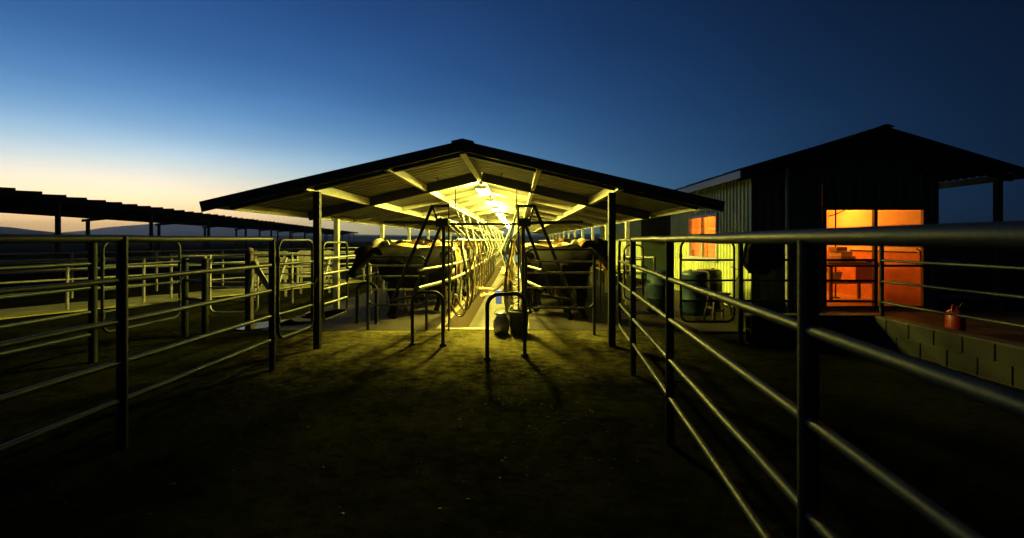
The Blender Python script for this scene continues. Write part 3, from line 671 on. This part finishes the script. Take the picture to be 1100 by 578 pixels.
# ================================================================== the milker in the pit
def person_mesh():
    mb = MB()     # stands at origin facing -x (toward the left cows), feet z=0, 1.72 m
    limb(mb, [(0,0,.88,.12,.17),(-.01,0,1.0,.115,.165),(-.02,0,1.18,.12,.175),(-.05,0,1.34,.11,.19),(-.06,0,1.42,.085,.15),(-.07,0,1.47,.06,.07)], 16)
    limb(mb, [(-.07,0,1.44,.055,.055),(-.09,0,1.53,.05,.052),(-.10,0,1.56,.05,.05)], 10)
    limb(mb, [(-.12,0,1.52,.05,.045),(-.12,0,1.56,.075,.065),(-.11,0,1.63,.092,.075),(-.11,0,1.69,.085,.07),(-.11,0,1.735,.04,.035)], 14)
    limb(mb, [(-.195,0,1.635,.012,.012),(-.215,0,1.60,.018,.017),(-.20,0,1.585,.012,.012)], 8)   # nose
    for s in (-1, 1): limb(mb, [(-.11,s*.07,1.64,.018,.01),(-.10,s*.085,1.62,.025,.012),(-.105,s*.075,1.585,.014,.01)], 8)   # ears
    for s in (-1, 1):
        limb(mb, [(0,s*.09,.92,.10,.10),(.01,s*.10,.75,.09,.09),(-.01,s*.105,.50,.065,.065),(.02,s*.105,.32,.06,.062),(.03,s*.11,.10,.042,.044),(.02,s*.11,.06,.045,.045)], 12)
        limb(mb, [(.07,s*.11,.035,.04,.04),(-.02,s*.115,.045,.048,.045),(-.12,s*.12,.03,.045,.03),(-.19,s*.12,.02,.03,.02)], 10)
        # arms reach toward the udder on the left
        hand = Vector((-.62, s*.14, 1.05 if s < 0 else 1.18)); el = Vector((-.30, s*.25, 1.08 if s < 0 else 1.14))
        limb(mb, [(-.05,s*.16,1.40,.06,.06),(-.08,s*.205,1.36,.056,.056),(*el,.042,.042),(*(el*.45+hand*.55),.036,.038),(*(el*.08+hand*.92),.024,.028)], 10)
        d = (hand-el).normalized(); sdv = d.cross(Vector((0,0,1))).normalized(); up = sdv.cross(d)
        limb(mb, [(*(hand-d*.03),.022,.028),(*(hand+d*.03),.016,.04),(*(hand+d*.075),.014,.04)], 10)
        for i, ln in enumerate((.062, .075, .07, .052)):
            q = hand + d*.07 + up*(.03-.02*i)
            limb(mb, [(*q,.009,.009),(*(q+d*ln*.55+sdv*.01*s),.0085,.0085),(*(q+d*ln*.85+sdv*.035*s),.0075,.0075)], 6)
        q = hand + up*.03; limb(mb, [(*q,.012,.012),(*(q+up*.03+d*.03),.011,.011),(*(q+up*.035+d*.065),.009,.009)], 6)
    return remeshed(mb, .0095, 2, 'person')
def person_mat():
    m = bpy.data.materials.new('clothing_and_skin'); m.use_nodes = True; t = m.node_tree; n = t.nodes; L = t.links; b = n['Principled BSDF']
    tc = n.new('ShaderNodeTexCoord'); sp = n.new('ShaderNodeSeparateXYZ'); L.new(tc.outputs['Object'], sp.inputs[0])
    def gt(o, v):
        q = n.new('ShaderNodeMath'); q.operation = 'GREATER_THAN'; q.inputs[1].default_value = v; L.new(o, q.inputs[0]); return q
    def lt(o, v):
        q = n.new('ShaderNodeMath'); q.operation = 'LESS_THAN'; q.inputs[1].default_value = v; L.new(o, q.inputs[0]); return q
    def mix(f, a, c):
        q = n.new('ShaderNodeMix'); q.data_type = 'RGBA'; L.new(f.outputs[0], q.inputs[0])
        for s, v in ((6, a), (7, c)):
            if isinstance(v, tuple): q.inputs[s].default_value = (*v, 1)
            else: L.new(v.outputs[2], q.inputs[s])
        return q
    c1 = mix(gt(sp.outputs[2], .93), (.03,.035,.06), (.045,.03,.022))      # trousers, jacket
    c2 = mix(gt(sp.outputs[2], 1.475), c1, (.45,.24,.16))                   # face
    c3 = mix(lt(sp.outputs[0], -.36), c2, (.45,.24,.16))                    # bare forearms
    c4 = mix(lt(sp.outputs[2], .33), c3, (.012,.012,.012))                  # boots
    L.new(c4.outputs[2], b.inputs['Base Color']); b.inputs['Roughness'].default_value = .75; return m
pm = person_mesh(); pm.materials.append(person_mat())
pr = link('person', pm, None, (-.22, 12.2, -.8), R(14)); tag(pr, 'person in dark clothes standing in the pit, reaching toward the left cows', 'person')
mb = MB(); limb(mb, [(-.04,0,1.60,.03,.05),(-.05,0,1.66,.085,.08),(-.09,0,1.72,.085,.077),(-.12,0,1.76,.03,.03)], 12); limb(mb, [(-.16,0,1.70,.02,.06),(-.20,0,1.685,.02,.06),(-.25,0,1.675,.008,.045)], 10)
cap = link('cap', remeshed(mb, .012, 2, 'cap'), pr); cap.data.materials.append(M_BLACKC)
tag(MB().cbox(-.07,.07,-.02,.02,-.30,.03,.008).build('blue_cloth', M_BLUE, None, (-.46, 11.7, .36)), 'bright blue cloth hanging at the pit edge beside the milker', 'cloth')

# ================================================================== pails before the pit
t = thing('milk_pail', 'round steel milk pail with lid on the ground before the pit', 'pail', (-.28, 8.33, -.006))
MB().lathe([(.10,0),(.125,.01),(.14,.12),(.135,.22),(.10,.28),(.085,.31),(.10,.325)], 22).build('body', M_STEEL, t)
MB().lathe([(.105,.327),(.108,.34),(.06,.362),(.02,.37)], 20).build('lid', M_STEEL, t)
MB().tube(arc((0,0,.31), .125, .15, math.pi-.15, 12, (1,0,0), (0,.35,.94)), .006, 6).build('handle', M_FRAME, t)
t = thing('bucket', 'dark bucket standing right of the steel milk pail', 'bucket', (.02, 8.36, -.006))
MB().lathe([(.14,0),(.15,.01),(.175,.36),(.185,.37),(.185,.39),(.165,.39),(.145,.04)], 24).build('body', mat('grey_plastic', (.05,.05,.048), .45), t)
MB().tube(arc((0,0,.375), .178, .05, math.pi-.05, 14, (1,0,0), (0,.75,.66)), .005, 6).build('handle', M_STEEL, t)

# ================================================================== dairy room building
DX0, DX1, DY0, DY1 = 5.0, 8.95, 10.3, 15.8; DF = .15      # floor height
RXC, RZT, RSL, RHW, RYF = 7.54, 3.92, .295, 2.98, 9.92
dairy = thing('dairy_building', 'dairy room building with corrugated walls and glowing orange windows', 'building')
def corr(width, height, nrib, rib=.028):
    """vertical-rib wall panel in the xz plane facing -y, with thickness"""
    prof = []; p = width/nrib
    for k in range(nrib):
        x = k*p; prof += [(x, 0), (x+p*.5, 0), (x+p*.6, -rib), (x+p*.9, -rib)]
    prof.append((width, 0)); n = len(prof)
    vs = [(x, y, z) for z in (0, height) for (x, y) in prof] + [(x, .01, z) for z in (0, height) for (x, y) in prof]
    fs = []
    for k in range(n-1):
        fs += [(k, k+1, n+k+1, n+k), (2*n+k, 3*n+k, 3*n+k+1, 2*n+k+1), (k, 2*n+k, 2*n+k+1, k+1), (n+k, n+k+1, 3*n+k+1, 3*n+k)]
    fs += [(0, n, 3*n, 2*n), (n-1, 3*n-1, 4*n-1, 2*n-1)]
    return MB().add(vs, fs)
def panel(w, h, x, y, z, rz, m=None, nr=None):
    return corr(w, h, nr or max(1, round(w/.19))).build('wall_panel', m or M_CLAD, dairy, (x, y, z), rz)
# left side wall (faces -x): panels run from back (y high) to front, window between WY0..WY1, WZ0..WZ1
WY0, WY1, WZ0, WZ1 = 12.05, 14.05, 1.08, 2.28
ztop = 3.0
for (ya, yb) in ((DY0, DY0+.875), (DY0+.877, WY0), (WY1, 14.9), (14.902, DY1)):
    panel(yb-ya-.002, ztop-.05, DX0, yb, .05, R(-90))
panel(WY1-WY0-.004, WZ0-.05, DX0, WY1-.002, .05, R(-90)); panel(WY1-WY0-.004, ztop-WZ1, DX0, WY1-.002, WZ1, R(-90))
# front wall (faces -y), glazed door between GX0..GX1
GX0, GX1, GZ0, GZ1 = 6.55, 8.60, DF, 2.24
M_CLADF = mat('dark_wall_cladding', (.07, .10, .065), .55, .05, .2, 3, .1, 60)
for (xa, xb) in ((DX0+.012, 5.78), (5.782, GX0-.07), (GX1+.07, DX1)):
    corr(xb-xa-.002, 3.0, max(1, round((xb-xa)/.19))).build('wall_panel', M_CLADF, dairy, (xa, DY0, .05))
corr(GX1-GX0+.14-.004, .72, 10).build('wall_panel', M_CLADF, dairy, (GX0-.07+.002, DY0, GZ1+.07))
gb = MB(); gz0, gtop = 3.052, RZT-.12
gb.add([(DX0,DY0-.03,gz0),(DX1,DY0-.03,gz0),(DX1,DY0-.03,RZT-.1-(DX1-RXC)*RSL),(RXC,DY0-.03,gtop),(DX0,DY0-.03,RZT-.1-(RXC-DX0)*RSL),
        (DX0,DY0+.02,gz0),(DX1,DY0+.02,gz0),(DX1,DY0+.02,RZT-.1-(DX1-RXC)*RSL),(RXC,DY0+.02,gtop),(DX0,DY0+.02,RZT-.1-(RXC-DX0)*RSL)],
       [(0,1,2,3,4),(9,8,7,6,5),(0,5,6,1),(1,6,7,2),(2,7,8,3),(3,8,9,4),(4,9,5,0)])
gb.build('gable', M_CLADF, dairy)
MB().box(DX1-.02, DX1+.03, DY0+.02, DY1, .05, ztop).build('wall', M_CLADF, dairy)
MB().box(DX0+.02, DX1-.02, DY1-.03, DY1+.02, .05, ztop).build('wall', M_CLADF, dairy)
MB().box(DX0-.035, DX0+.01, DY0-.035, DY0+.01, .04, 3.04).build('corner_trim', M_DTRIM, dairy)
MB().box(DX0-.1, DX1+.05, DY0-.06, DY1+.1, -.2, .048).build('footing', M_CONC, dairy)
# roof
dsm = roof_sheet_mesh(.8, .8, RHW, RSL, .03, 4); dsm.materials.append(mat('dark_roof_steel', (.09,.09,.085), .5, .3, .25, 4, .1, 60)); dsm2 = dsm.copy()
for v in dsm2.vertices: v.co.x = -v.co.x
dsm2.flip_normals(); y = RYF
while y < 16.2:
    link('roof_sheet', dsm, dairy, (RXC, y, RZT)); link('roof_sheet', dsm2, dairy, (RXC - random.uniform(-.02,.02), y, RZT)); y += .8
MB().add([(RXC+a_, y_, RZT+.045-abs(a_)*RSL+h_) for y_ in (RYF-.04, 16.3) for h_ in (0,.012) for a_ in (-.16,0,.16)], [(0,1,4,3),(1,2,5,4),(6,9,10,7),(7,10,11,8),(0,6,7,1),(1,7,8,2),(3,4,10,9),(4,5,11,10),(0,3,9,6),(2,8,11,5)]).build('ridge_cap', M_DTRIM, dairy)
for s in (-1, 1):
    e = RXC + s*(RHW-.03)
    MB().bar((RXC+s*.004, RYF-.02, RZT-.085), (e, RYF-.02, RZT-RHW*RSL-.085), .035, .16).build('barge_board', M_DTRIM, dairy)
    MB().box(min(e, e+s*.03), max(e, e+s*.03), RYF+.0, 16.3, RZT-RHW*RSL-.165, RZT-RHW*RSL-.012).build('fascia', M_TRIM if s < 0 else M_DTRIM, dairy)
    MB().bar((RXC+s*.3, RYF+.3, RZT-.42), (RXC+s*2.9, RYF+.3, RZT-RHW*RSL-.13), .05, .14).build('rafter', M_DWOOD, dairy)
MB().cbox(10.22, 10.34, 10.3, 10.42, -.1, 2.95, .01).build('carport_post', M_WOOD, dairy)
MB().cbox(10.22, 10.34, 15.3, 15.42, -.1, 2.95, .01).build('carport_post', M_WOOD, dairy)
MB().tube([(5.56, 9.98, -.05), (5.56, 9.98, 3.1)], .038, 12).build('porch_post', M_PALE, dairy)
# side window: frame, two sashes, sill
w = MB().box(DX0-.05, DX0+.03, WY0, WY1, WZ0-.0, WZ0+.07).box(DX0-.05, DX0+.03, WY0, WY1, WZ1-.07, WZ1)
w.box(DX0-.049, DX0+.03, WY0, WY0+.07, WZ0+.07, WZ1-.07).box(DX0-.049, DX0+.03, WY1-.07, WY1, WZ0+.07, WZ1-.07).box(DX0-.045, DX0+.025, 13.02, 13.09, WZ0+.07, WZ1-.07)
wo_ = w.build('window', M_TRIM, dairy)
MB().box(DX0-.005, DX0+.003, WY0+.07, 13.02, WZ0+.07, WZ1-.07).build('pane', M_GLASS, wo_)
MB().box(DX0-.005, DX0+.003, 13.09, WY1-.07, WZ0+.07, WZ1-.07).build('pane', M_GLASS, wo_)
MB().box(DX0-.09, DX0-.051, WY0-.04, WY1+.04, WZ0-.03, WZ0+.01).build('sill', M_TRIM, wo_)
# glazed double door in the front
g = MB(); yA, yB = DY0-.045, DY0+.03
g.box(GX0-.07, GX0, yA, yB, GZ0, GZ1).box(GX1, GX1+.07, yA, yB, GZ0, GZ1).box(GX0-.07, GX1+.07, yA, yB, GZ1, GZ1+.07)
gd = g.build('glazed_door', M_DTRIM, dairy)
xm = (GX0+GX1)/2 + .02
for (xa, xb) in ((GX0, xm-.035), (xm+.035, GX1)):
    MB().box(xa+.004, xb-.004, DY0-.006, DY0+.002, GZ0+.05, GZ1-.03).build('pane', M_GLASS, gd)
    MB().box(xa+.002, xb-.002, DY0-.03, DY0+.022, GZ0+.88, GZ0+.93).build('mid_rail', M_DTRIM, gd)
    MB().box(xa+.002, xb-.002, DY0-.03, DY0+.022, GZ0, GZ0+.05).build('bottom_rail', M_DTRIM, gd)
MB().box(xm-.035, xm+.035, yA, yB, GZ0, GZ1).build('stile', M_DTRIM, gd)
MB().tube([(GX1-.16,DY0-.05,1.42),(GX1-.10,DY0-.07,1.38),(GX1-.08,DY0-.07,1.25),(GX1-.10,DY0-.07,1.12),(GX1-.16,DY0-.05,1.08)], .014, 8).build('handle', M_FRAME, gd)
# room inside
rm = MB(); 
MB().box(DX0+.06, DX1-.06, DY0+.05, 15.7, .05, DF).build('room_floor', M_RFLOOR, dairy)
MB().box(DX0+.05, DX1-.05, DY0+.05, 15.7, 2.75, 2.8).build('room_ceiling', M_PLAS, dairy)
MB().box(DX0+.06, DX1-.06, 13.0+2.0, 13.06+2.0, 1.3, 2.75).build('room_wall', M_PLAS, dairy)
MB().box(DX0+.06, DX1-.06, 13.0+1.985, 13.06+2.0, DF, 1.3).build('room_dado', M_DADO, dairy)
MB().box(DX1-.075, DX1-.035, DY0+.06, 15.0, 1.3, 2.75).build('room_wall', M_PLAS, dairy)
MB().box(DX1-.09, DX1-.035, DY0+.06, 14.98, DF, 1.3).build('room_dado', M_DADO, dairy)
for (ya, yb, z0, z1) in ((DY0+.06, WY0, DF, 2.75), (WY1, 15.0, DF, 2.75), (WY0, WY1, DF, WZ0), (WY0, WY1, WZ1, 2.75)):
    MB().box(DX0+.035, DX0+.06, ya, yb, z0, z1).build('room_wall', M_PLAS, dairy)
# bulbs
def bulb(x, y, label, power):
    t = thing('light_bulb', label, 'light', (x, y, 2.74))
    MB().tube([(0,0,0), (0,0,-.12)], .008, 6).build('cord', M_FRAME, t)
    MB().lathe([(.02,-.17),(.025,-.12),(.02,-.115)], 10).build('socket', M_FRAME, t)
    MB().lathe([(.005,-.30),(.03,-.285),(.042,-.25),(.035,-.21),(.02,-.172)], 12).build('bulb', M_BULB, t)
    ld = bpy.data.lights.new('bulb_light', 'POINT'); ld.energy = power; ld.color = BULB_COL; ld.shadow_soft_size = .06
    lo = bpy.data.objects.new('bulb_light', ld); COL.objects.link(lo); lo.parent = t; lo.location = (0, 0, -.36)
bulb(5.85, 13.05, 'bare glowing bulb inside the dairy room behind the side window', BULB_POW)
bulb(8.0, 12.9, 'bare glowing bulb inside the dairy room farther from the camera', BULB_POW*1.0)
# curtains
for (ya, yb, lb) in ((13.05, 14.02, 'pale curtain behind the left pane of the dairy side window'), (12.06, 13.03, 'pale curtain behind the right pane of the dairy side window')):
    n = 24; vs = []
    for th in (0,):
        for z in (WZ0-.05, WZ1+.05):
            for k in range(n+1): vs.append((DX0+.11+th+.018*math.sin(k*1.9), ya+(yb-ya)*k/n, z))
    m_ = n+1; fs = []
    for k in range(n): fs += [(k,k+1,m_+k+1,m_+k)]
    cm = bpy.data.materials.get('curtain')
    if not cm:
        cm = bpy.data.materials.new('curtain'); cm.use_nodes = True; nt = cm.node_tree; b = nt.nodes['Principled BSDF']
        b.inputs['Base Color'].default_value = (.7,.6,.5,1); b.inputs['Roughness'].default_value = .9
        tl = nt.nodes.new('ShaderNodeBsdfTranslucent'); tl.inputs[0].default_value = (.7,.55,.42,1); mx = nt.nodes.new('ShaderNodeMixShader'); mx.inputs[0].default_value = .6
        nt.links.new(b.outputs[0], mx.inputs[1]); nt.links.new(tl.outputs[0], mx.inputs[2]); nt.links.new(mx.outputs[0], nt.nodes['Material Output'].inputs[0])
    tag(MB().add(vs, fs, True).build('curtain', cm), lb, 'curtain')
# bench with boxes and papers, seen through the left pane
t = thing('bench', 'wooden bench with shelf inside the dairy room', 'bench', (7.95, 11.75, DF))
MB().box(-.62, .60, -.35, .35, .86, .92).build('top', M_WOOD, t)
MB().box(-.58, .56, -.32, .32, .42, .45).build('shelf', M_WOOD, t)
for x in (-.56, .5):
    for y in (-.31, .25): MB().box(x, x+.06, y, y+.06, 0, .858).build('leg', M_WOOD, t)
MB().box(.05, .56, -.325, -.29, .46, .85).build('panel', M_DADO, t)
def boxo(nm, lab, cat, x, y, z, sx, sy, sz, m, rz, flap=None):
    t = thing(nm, lab, cat, (x, y, z), rz)
    MB().cbox(-sx/2, sx/2, -sy/2, sy/2, 0, sz, .006).build('body', m, t)
    MB().box(-sx/2-.004, sx/2+.004, -sy/2-.004, sy/2+.004, sz*.72, sz*.8).build('lid_edge', flap or M_PAPER, t)
boxo('carton', 'lower carton of the stack on the dairy room bench', 'carton', 7.78, 11.62, DF+.922, .46, .34, .14, M_CARD, .3)
boxo('carton', 'middle carton of the stack on the dairy room bench', 'carton', 7.76, 11.63, DF+1.064, .40, .30, .12, M_PAPER, .38, M_CARD)
boxo('carton', 'small top carton of the stack on the dairy room bench', 'carton', 7.68, 11.61, DF+1.186, .30, .24, .10, M_CARD, .2)
for i, (x, y, c, m, lab) in enumerate(((7.45, 11.50, .09, M_PAPER, 'white rag lying left of the carton stack on the bench'), (8.16, 11.52, .10, M_PAPER, 'white rag lying right of the carton stack on the bench'), (8.36, 11.55, .085, M_RED, 'small red cloth at the right end of the bench'))):
    mb = MB(); n = 14; vs = [(0,0,.05)]
    for ring, (q, z) in enumerate(((.5,.06),(1,.0))):
        for k in range(n):
            a = 2*math.pi*k/n; f = 1+.35*noise.noise(Vector((math.cos(a)*2, math.sin(a)*2, i*5+ring)))
            vs.append((c*q*f*math.cos(a)*1.3, c*q*f*math.sin(a), z*f+.003))
    fs = [(0,1+k,1+(k+1)%n) for k in range(n)] + [(1+k,1+n+k,1+n+(k+1)%n,1+(k+1)%n) for k in range(n)] + [tuple(range(2*n, n, -1))]
    tag(mb.add(vs, fs, True).build('rag', m, None, (x, y, DF+.921)), lab, 'cloth')
t = thing('plastic_tub', 'pale tub on the shelf under the bench', 'tub', (7.62, 11.65, DF+.451)); MB().lathe([(.12,0),(.16,.22),(.17,.23),(.15,.225),(.11,.02)], 18).build('body', M_PAPER, t); MB().tube(arc((0,0,.22), .16, .1, math.pi-.1, 10, (1,0,0), (0,.8,.6)), .006, 6).build('handle', M_FRAME, t)
t = thing('pipe_stand', 'thin branched pipe standing behind the bench in the dairy room', 'pipe', (7.98, 12.15, DF))
MB().tube([(0,0,0),(0,0,2.25)], .018, 8).build('pipe', M_FRAME, t); MB().tube([(-.18,0,2.05),(0,0,2.1),(.22,0,2.2)], .014, 8).build('branch', M_FRAME, t); MB().lathe([(.1,0),(.1,.02),(.02,.03)], 14).build('foot', M_FRAME, t)
tag(MB().tube([(8.855,10.75,1.33),(8.855,12.9,1.33)], .016, 8).build('towel_bar', M_FRAME), 'dark bar along the room wall behind the right door pane', 'bar')
# red indicator at the far corner of the side wall
t = thing('indicator_lamp', 'tiny red indicator lamp on the dairy side wall', 'lamp', (DX0-.04, 15.55, 1.72))
MB().box(0, .045, -.06, .06, -.08, .05).build('housing', M_FRAME, t); MB().lathe([(.03,-.02),(.032,.0),(.02,.02),(.004,.028)], 12, (-.015,0,0)).build('lens', M_REDLED, t)

# block retaining wall, block by block
def block_wall(label, a, b, z0=-.06):
    a, b = Vector((*a,0)), Vector((*b,0)); d = b-a; L = d.length; rz = math.atan2(d.y, d.x)
    t = thing('block_wall', label, 'wall', a, rz)
    MB().box(.0, L, -.085, .085, z0, .41).build('mortar', M_CONC, t)
    for row in range(2):
        x = -.2*row; 
        while x < L:
            xa, xb = max(0, x), min(L, x+.395)
            if xb-xa > .05: MB().cbox(xa, xb, -.1+random.uniform(-.003,.003), .1, z0+.05+row*.22, z0+.05+row*.22+.21, .006).build('block', M_BLOCK, t)
            x += .41
    MB().cbox(-.012, L+.012, -.11, .11, .412, .437, .006).build('coping', M_CONC, t)
block_wall('low block wall right of the lane, topped by pipe fence', (5.58, 7.40), (5.58, .9))
block_wall('low block wall crossing before the dairy room', (3.62, 7.6), (5.69, 7.6))
struct(MB().box(5.69, 16, .5, 10.2, -.2, .10).build('paved_yard', M_PLAT))
struct(MB().box(3.2, 5.0, 8.4, 17, -.2, .018).build('paved_yard', M_CONC))

# pale wall farther up the right side of the shed
t = thing('far_shed', 'pale corrugated wall of a farther shed lit yellow', 'shed', (5.1, 20, 0))
for k in range(10): corr(.998, 2.7, 5).build('wall_panel', M_CLAD, t, (0, 1.0*(k+1), .0), R(-90))
MB().box(.02, 4, 0, .06, 0, 2.7).build('wall', M_CLADF, t); MB().box(.02, 4, 9.94, 10, 0, 2.7).build('wall', M_CLADF, t); MB().box(3.95, 4, .06, 9.94, 0, 2.7).build('wall', M_CLADF, t)
MB().bar((-.3, 5, 2.75), (4.3, 5, 3.1), 10.6, .06).build('roof', M_ROOF, t)

# barrels and stool
def barrel(label, x, y, m, s=1.0, z=.02):
    t = thing('barrel', label, 'barrel', (x, y, z), random.random()*3, 'barrels by the dairy wall')
    MB().lathe([(.25*s,0),(.28*s,.02),(.285*s,.06),(.275*s,.10),(.29*s,.28),(.30*s,.30),(.29*s,.32),(.29*s,.58),(.30*s,.60),(.29*s,.62),(.275*s,.80),(.285*s,.84),(.28*s,.88),(.25*s,.90)], 28).build('body', m, t)
    MB().lathe([(.245*s,.902),(.245*s,.915),(.235*s,.92)], 28).build('lid', m, t)
    MB().lathe([(.035,.921),(.035,.94),(.025,.945)], 10, (.14,0,0)).build('bung', m, t)
barrel('blue green plastic barrel behind the stool by the dairy wall', 3.80, 10.35, M_BARB)
barrel('blue green barrel standing apart, nearer the shed', 3.16, 10.75, M_BARB)
barrel('black barrel half hidden right of the blue green one', 4.32, 10.95, M_BARK)
t = thing('step_stool', 'small splay legged stool standing before the blue green barrel', 'stool', (3.98, 9.6, .02), .25)
MB().cbox(-.2, .2, -.13, .13, .50, .54, .01).build('seat', M_WOOD, t)
for x in (-1, 1):
    for y in (-1, 1): MB().bar((x*.14, y*.08, .502), (x*.22, y*.15, 0), .04, .04).build('leg', M_WOOD, t)
    MB().bar((x*.18, -.115, .25), (x*.18, .115, .25), .03, .045).build('rung', M_WOOD, t)
MB().bar((-.2, .12, .16), (.2, .12, .16), .03, .04).build('rung', M_WOOD, t)

# jacket draped over the fence before the dairy corner
mb = MB(); n = 14; m_ = 16; vs = []
def jk(u, v, o):
    # u across 0..1, v around: front hem -> over rail -> back hem
    x = 3.62 + .50*u + .05*math.sin(v*5+u*3)*(.3+abs(v-.5)); hang = abs(v-.5)*2
    low = .60 - .22*abs(u-.42)**1.2*2 + .05*math.sin(u*9)
    z = 1.645 - hang**1.1*low + .02*o; side = -1 if v < .5 else 1
    y = 7.6 + side*(.035+.06*math.sin(hang*1.7) + .025*math.sin(u*11+hang*3) + o*.012)
    if abs(v-.5) < .04: y = 7.6
    return (x, y, z)
for o_ in (0, 1):
    for i in range(n+1):
        for j in range(m_+1): vs.append(jk(i/n, j/m_, o_))
K = (n+1)*(m_+1); fs = []
for o_ in (0, 1):
    for i in range(n):
        for j in range(m_):
            a = o_*K + i*(m_+1) + j; fs.append((a, a+1, a+m_+2, a+m_+1))
for i in range(n):
    for j in (0, m_): a = i*(m_+1)+j; fs.append((a, a+m_+1, K+a+m_+1, K+a))
for j in range(m_):
    for i in (0, n): a = i*(m_+1)+j; fs.append((a, a+1, K+a+1, K+a))
t = thing('jacket', 'black jacket draped over the fence rail before the dairy corner', 'jacket', (0,0,0))
MB().add(vs, fs, True).build('body', M_BLACKC, t)
mb = MB(); limb(mb, [(3.66,7.50,1.60,.05,.05),(3.60,7.49,1.42,.055,.06),(3.58,7.49,1.25,.05,.055),(3.62,7.5,1.10,.045,.05)], 12); mb.build('sleeve', M_BLACKC, t)

# things under the carport
t = thing('fuel_can', 'red plastic fuel can standing behind the block wall', 'fuel can', (7.05, 7.8, .10), .3)
MB().tube([(0,0,0),(0,0,.012),(0,0,.03),(0,0,.18),(0,0,.31),(0,0,.35),(0,0,.375)], [(.09,.12),(.10,.13),(.105,.135),(.105,.135),(.10,.13),(.085,.11),(.05,.07)], 20).build('body', M_RED, t)
MB().tube([(-.07,0,.35),(-.07,0,.43),(-.04,0,.45),(.03,0,.45),(.05,0,.43),(.05,0,.35)], .017, 8).build('handle', M_RED, t)
MB().tube([(.08,0,.33),(.11,0,.41),(.18,0,.47)], [.03,.025,.012], 10).build('spout', M_BARK, t)
t = thing('workbench', 'dark timber workbench under the carport right of the dairy room', 'workbench', (9.6, 10.8, 0))
MB().box(-.55, .9, -.35, .4, .92, .98).build('top', M_DWOOD, t)
for x in (-.5, .8):
    for y in (-.3, .3): MB().box(x, x+.08, y, y+.08, .0, .918).build('leg', M_DWOOD, t)
MB().box(-.5, .88, -.3, .38, .3, .34).build('shelf', M_DWOOD, t)
mb = MB(); limb(mb, [(-.30,0,.10,.03,.06),(-.26,0,.10,.13,.09),(-.1,.01,.11,.16,.105),(.1,-.01,.10,.155,.1),(.25,0,.10,.13,.085),(.30,0,.10,.03,.06)], 16)
t = thing('feed_sack', 'pale sack lying on the dark workbench under the carport', 'sack', (9.35, 10.6, .985), .2)
mb.build('body', M_WHITE, t); MB().bar((.30,-.1,.10),(.30,.1,.10), .05, .03).build('tied_end', M_WHITE, t)

# ================================================================== long open roof beyond the pens
d_ = Vector((-.2, .98, 0)).normalized(); nn = Vector((-d_.y, d_.x, 0)) ; nn = Vector((-.98, -.2, 0)).normalized()
P0 = Vector((-17.5, 16.4, 0)); ang = math.atan2(d_.y, d_.x) - math.pi/2
ls = thing('long_open_shed', 'long open sided cattle shed with stepped sheet roof against the sunset', 'shed', P0, ang)
om = roof_sheet_mesh(1.25, 1.30, 3.5, .115, .035, 5); om.materials.append(mat('old_matt_roof', (.02, .018, .016), .95, 0, .3, 3, spec=.05))
for v in om.vertices: v.co.x = -v.co.x
om.flip_normals()
edm = MB().add([(x_, y_, z_ + (.09 if y_ > 0 else 0)*(z_ > 0)) for x_ in (-.05, .0) for y_, z_ in ((0,-.16),(1.30,-.16),(1.30,.03),(0,.03))], [(0,1,2,3),(7,6,5,4),(0,4,5,1),(1,5,6,2),(2,6,7,3),(3,7,4,0)]).mesh('roof_edge'); edm.materials.append(om.materials[0])
for k in range(84):
    y = -7 + 1.25*k
    link('roof_sheet', om, ls, (random.uniform(-.02,.02), y, 3.30 + .004*(k % 2)))
    link('roof_edge', edm, ls, (.03 + .012*(k % 2), y, 3.30 + random.uniform(-.015,.015)))
MB().box(-.14, -.06, -7, 98, 3.12, 3.28).build('beam', M_RAFT, ls); MB().box(-3.52, -3.40, -7, 98, 2.76, 2.915).build('beam', M_RAFT, ls)
for s in (-4.2, 2.8, 9.6, 16.8, 24, 31, 38, 45, 52, 60, 68, 76, 84, 92):
    MB().cbox(-.17, -.03, s-.07, s+.07, -.1, 3.06, .01).build('post', M_RAFT, ls); MB().cbox(-3.47, -3.33, s+.6, s+.74, -.1, 2.66, .01).build('post', M_RAFT, ls)
    MB().bar((-.1, s+.2, 3.0), (-3.4, s+.2, 2.62), .06, .14).build('rafter', M_RAFT, ls)


# ================================================================== evening air
hz = MB().box(xs[0]-100, xs[-1]+100, ys[0]-100, ys[-1]+100, -1.6, 150).build('haze', M_CONC); struct(hz, 'stuff')
hm = bpy.data.materials.new('haze'); hm.use_nodes = True; hm.node_tree.nodes.clear()
pv = hm.node_tree.nodes.new('ShaderNodeVolumePrincipled'); pv.inputs['Color'].default_value = (.90, .93, .97, 1); pv.inputs['Density'].default_value = .0002; pv.inputs['Anisotropy'].default_value = .7
ho = hm.node_tree.nodes.new('ShaderNodeOutputMaterial'); hm.node_tree.links.new(pv.outputs[0], ho.inputs['Volume']); hz.data.materials[0] = hm
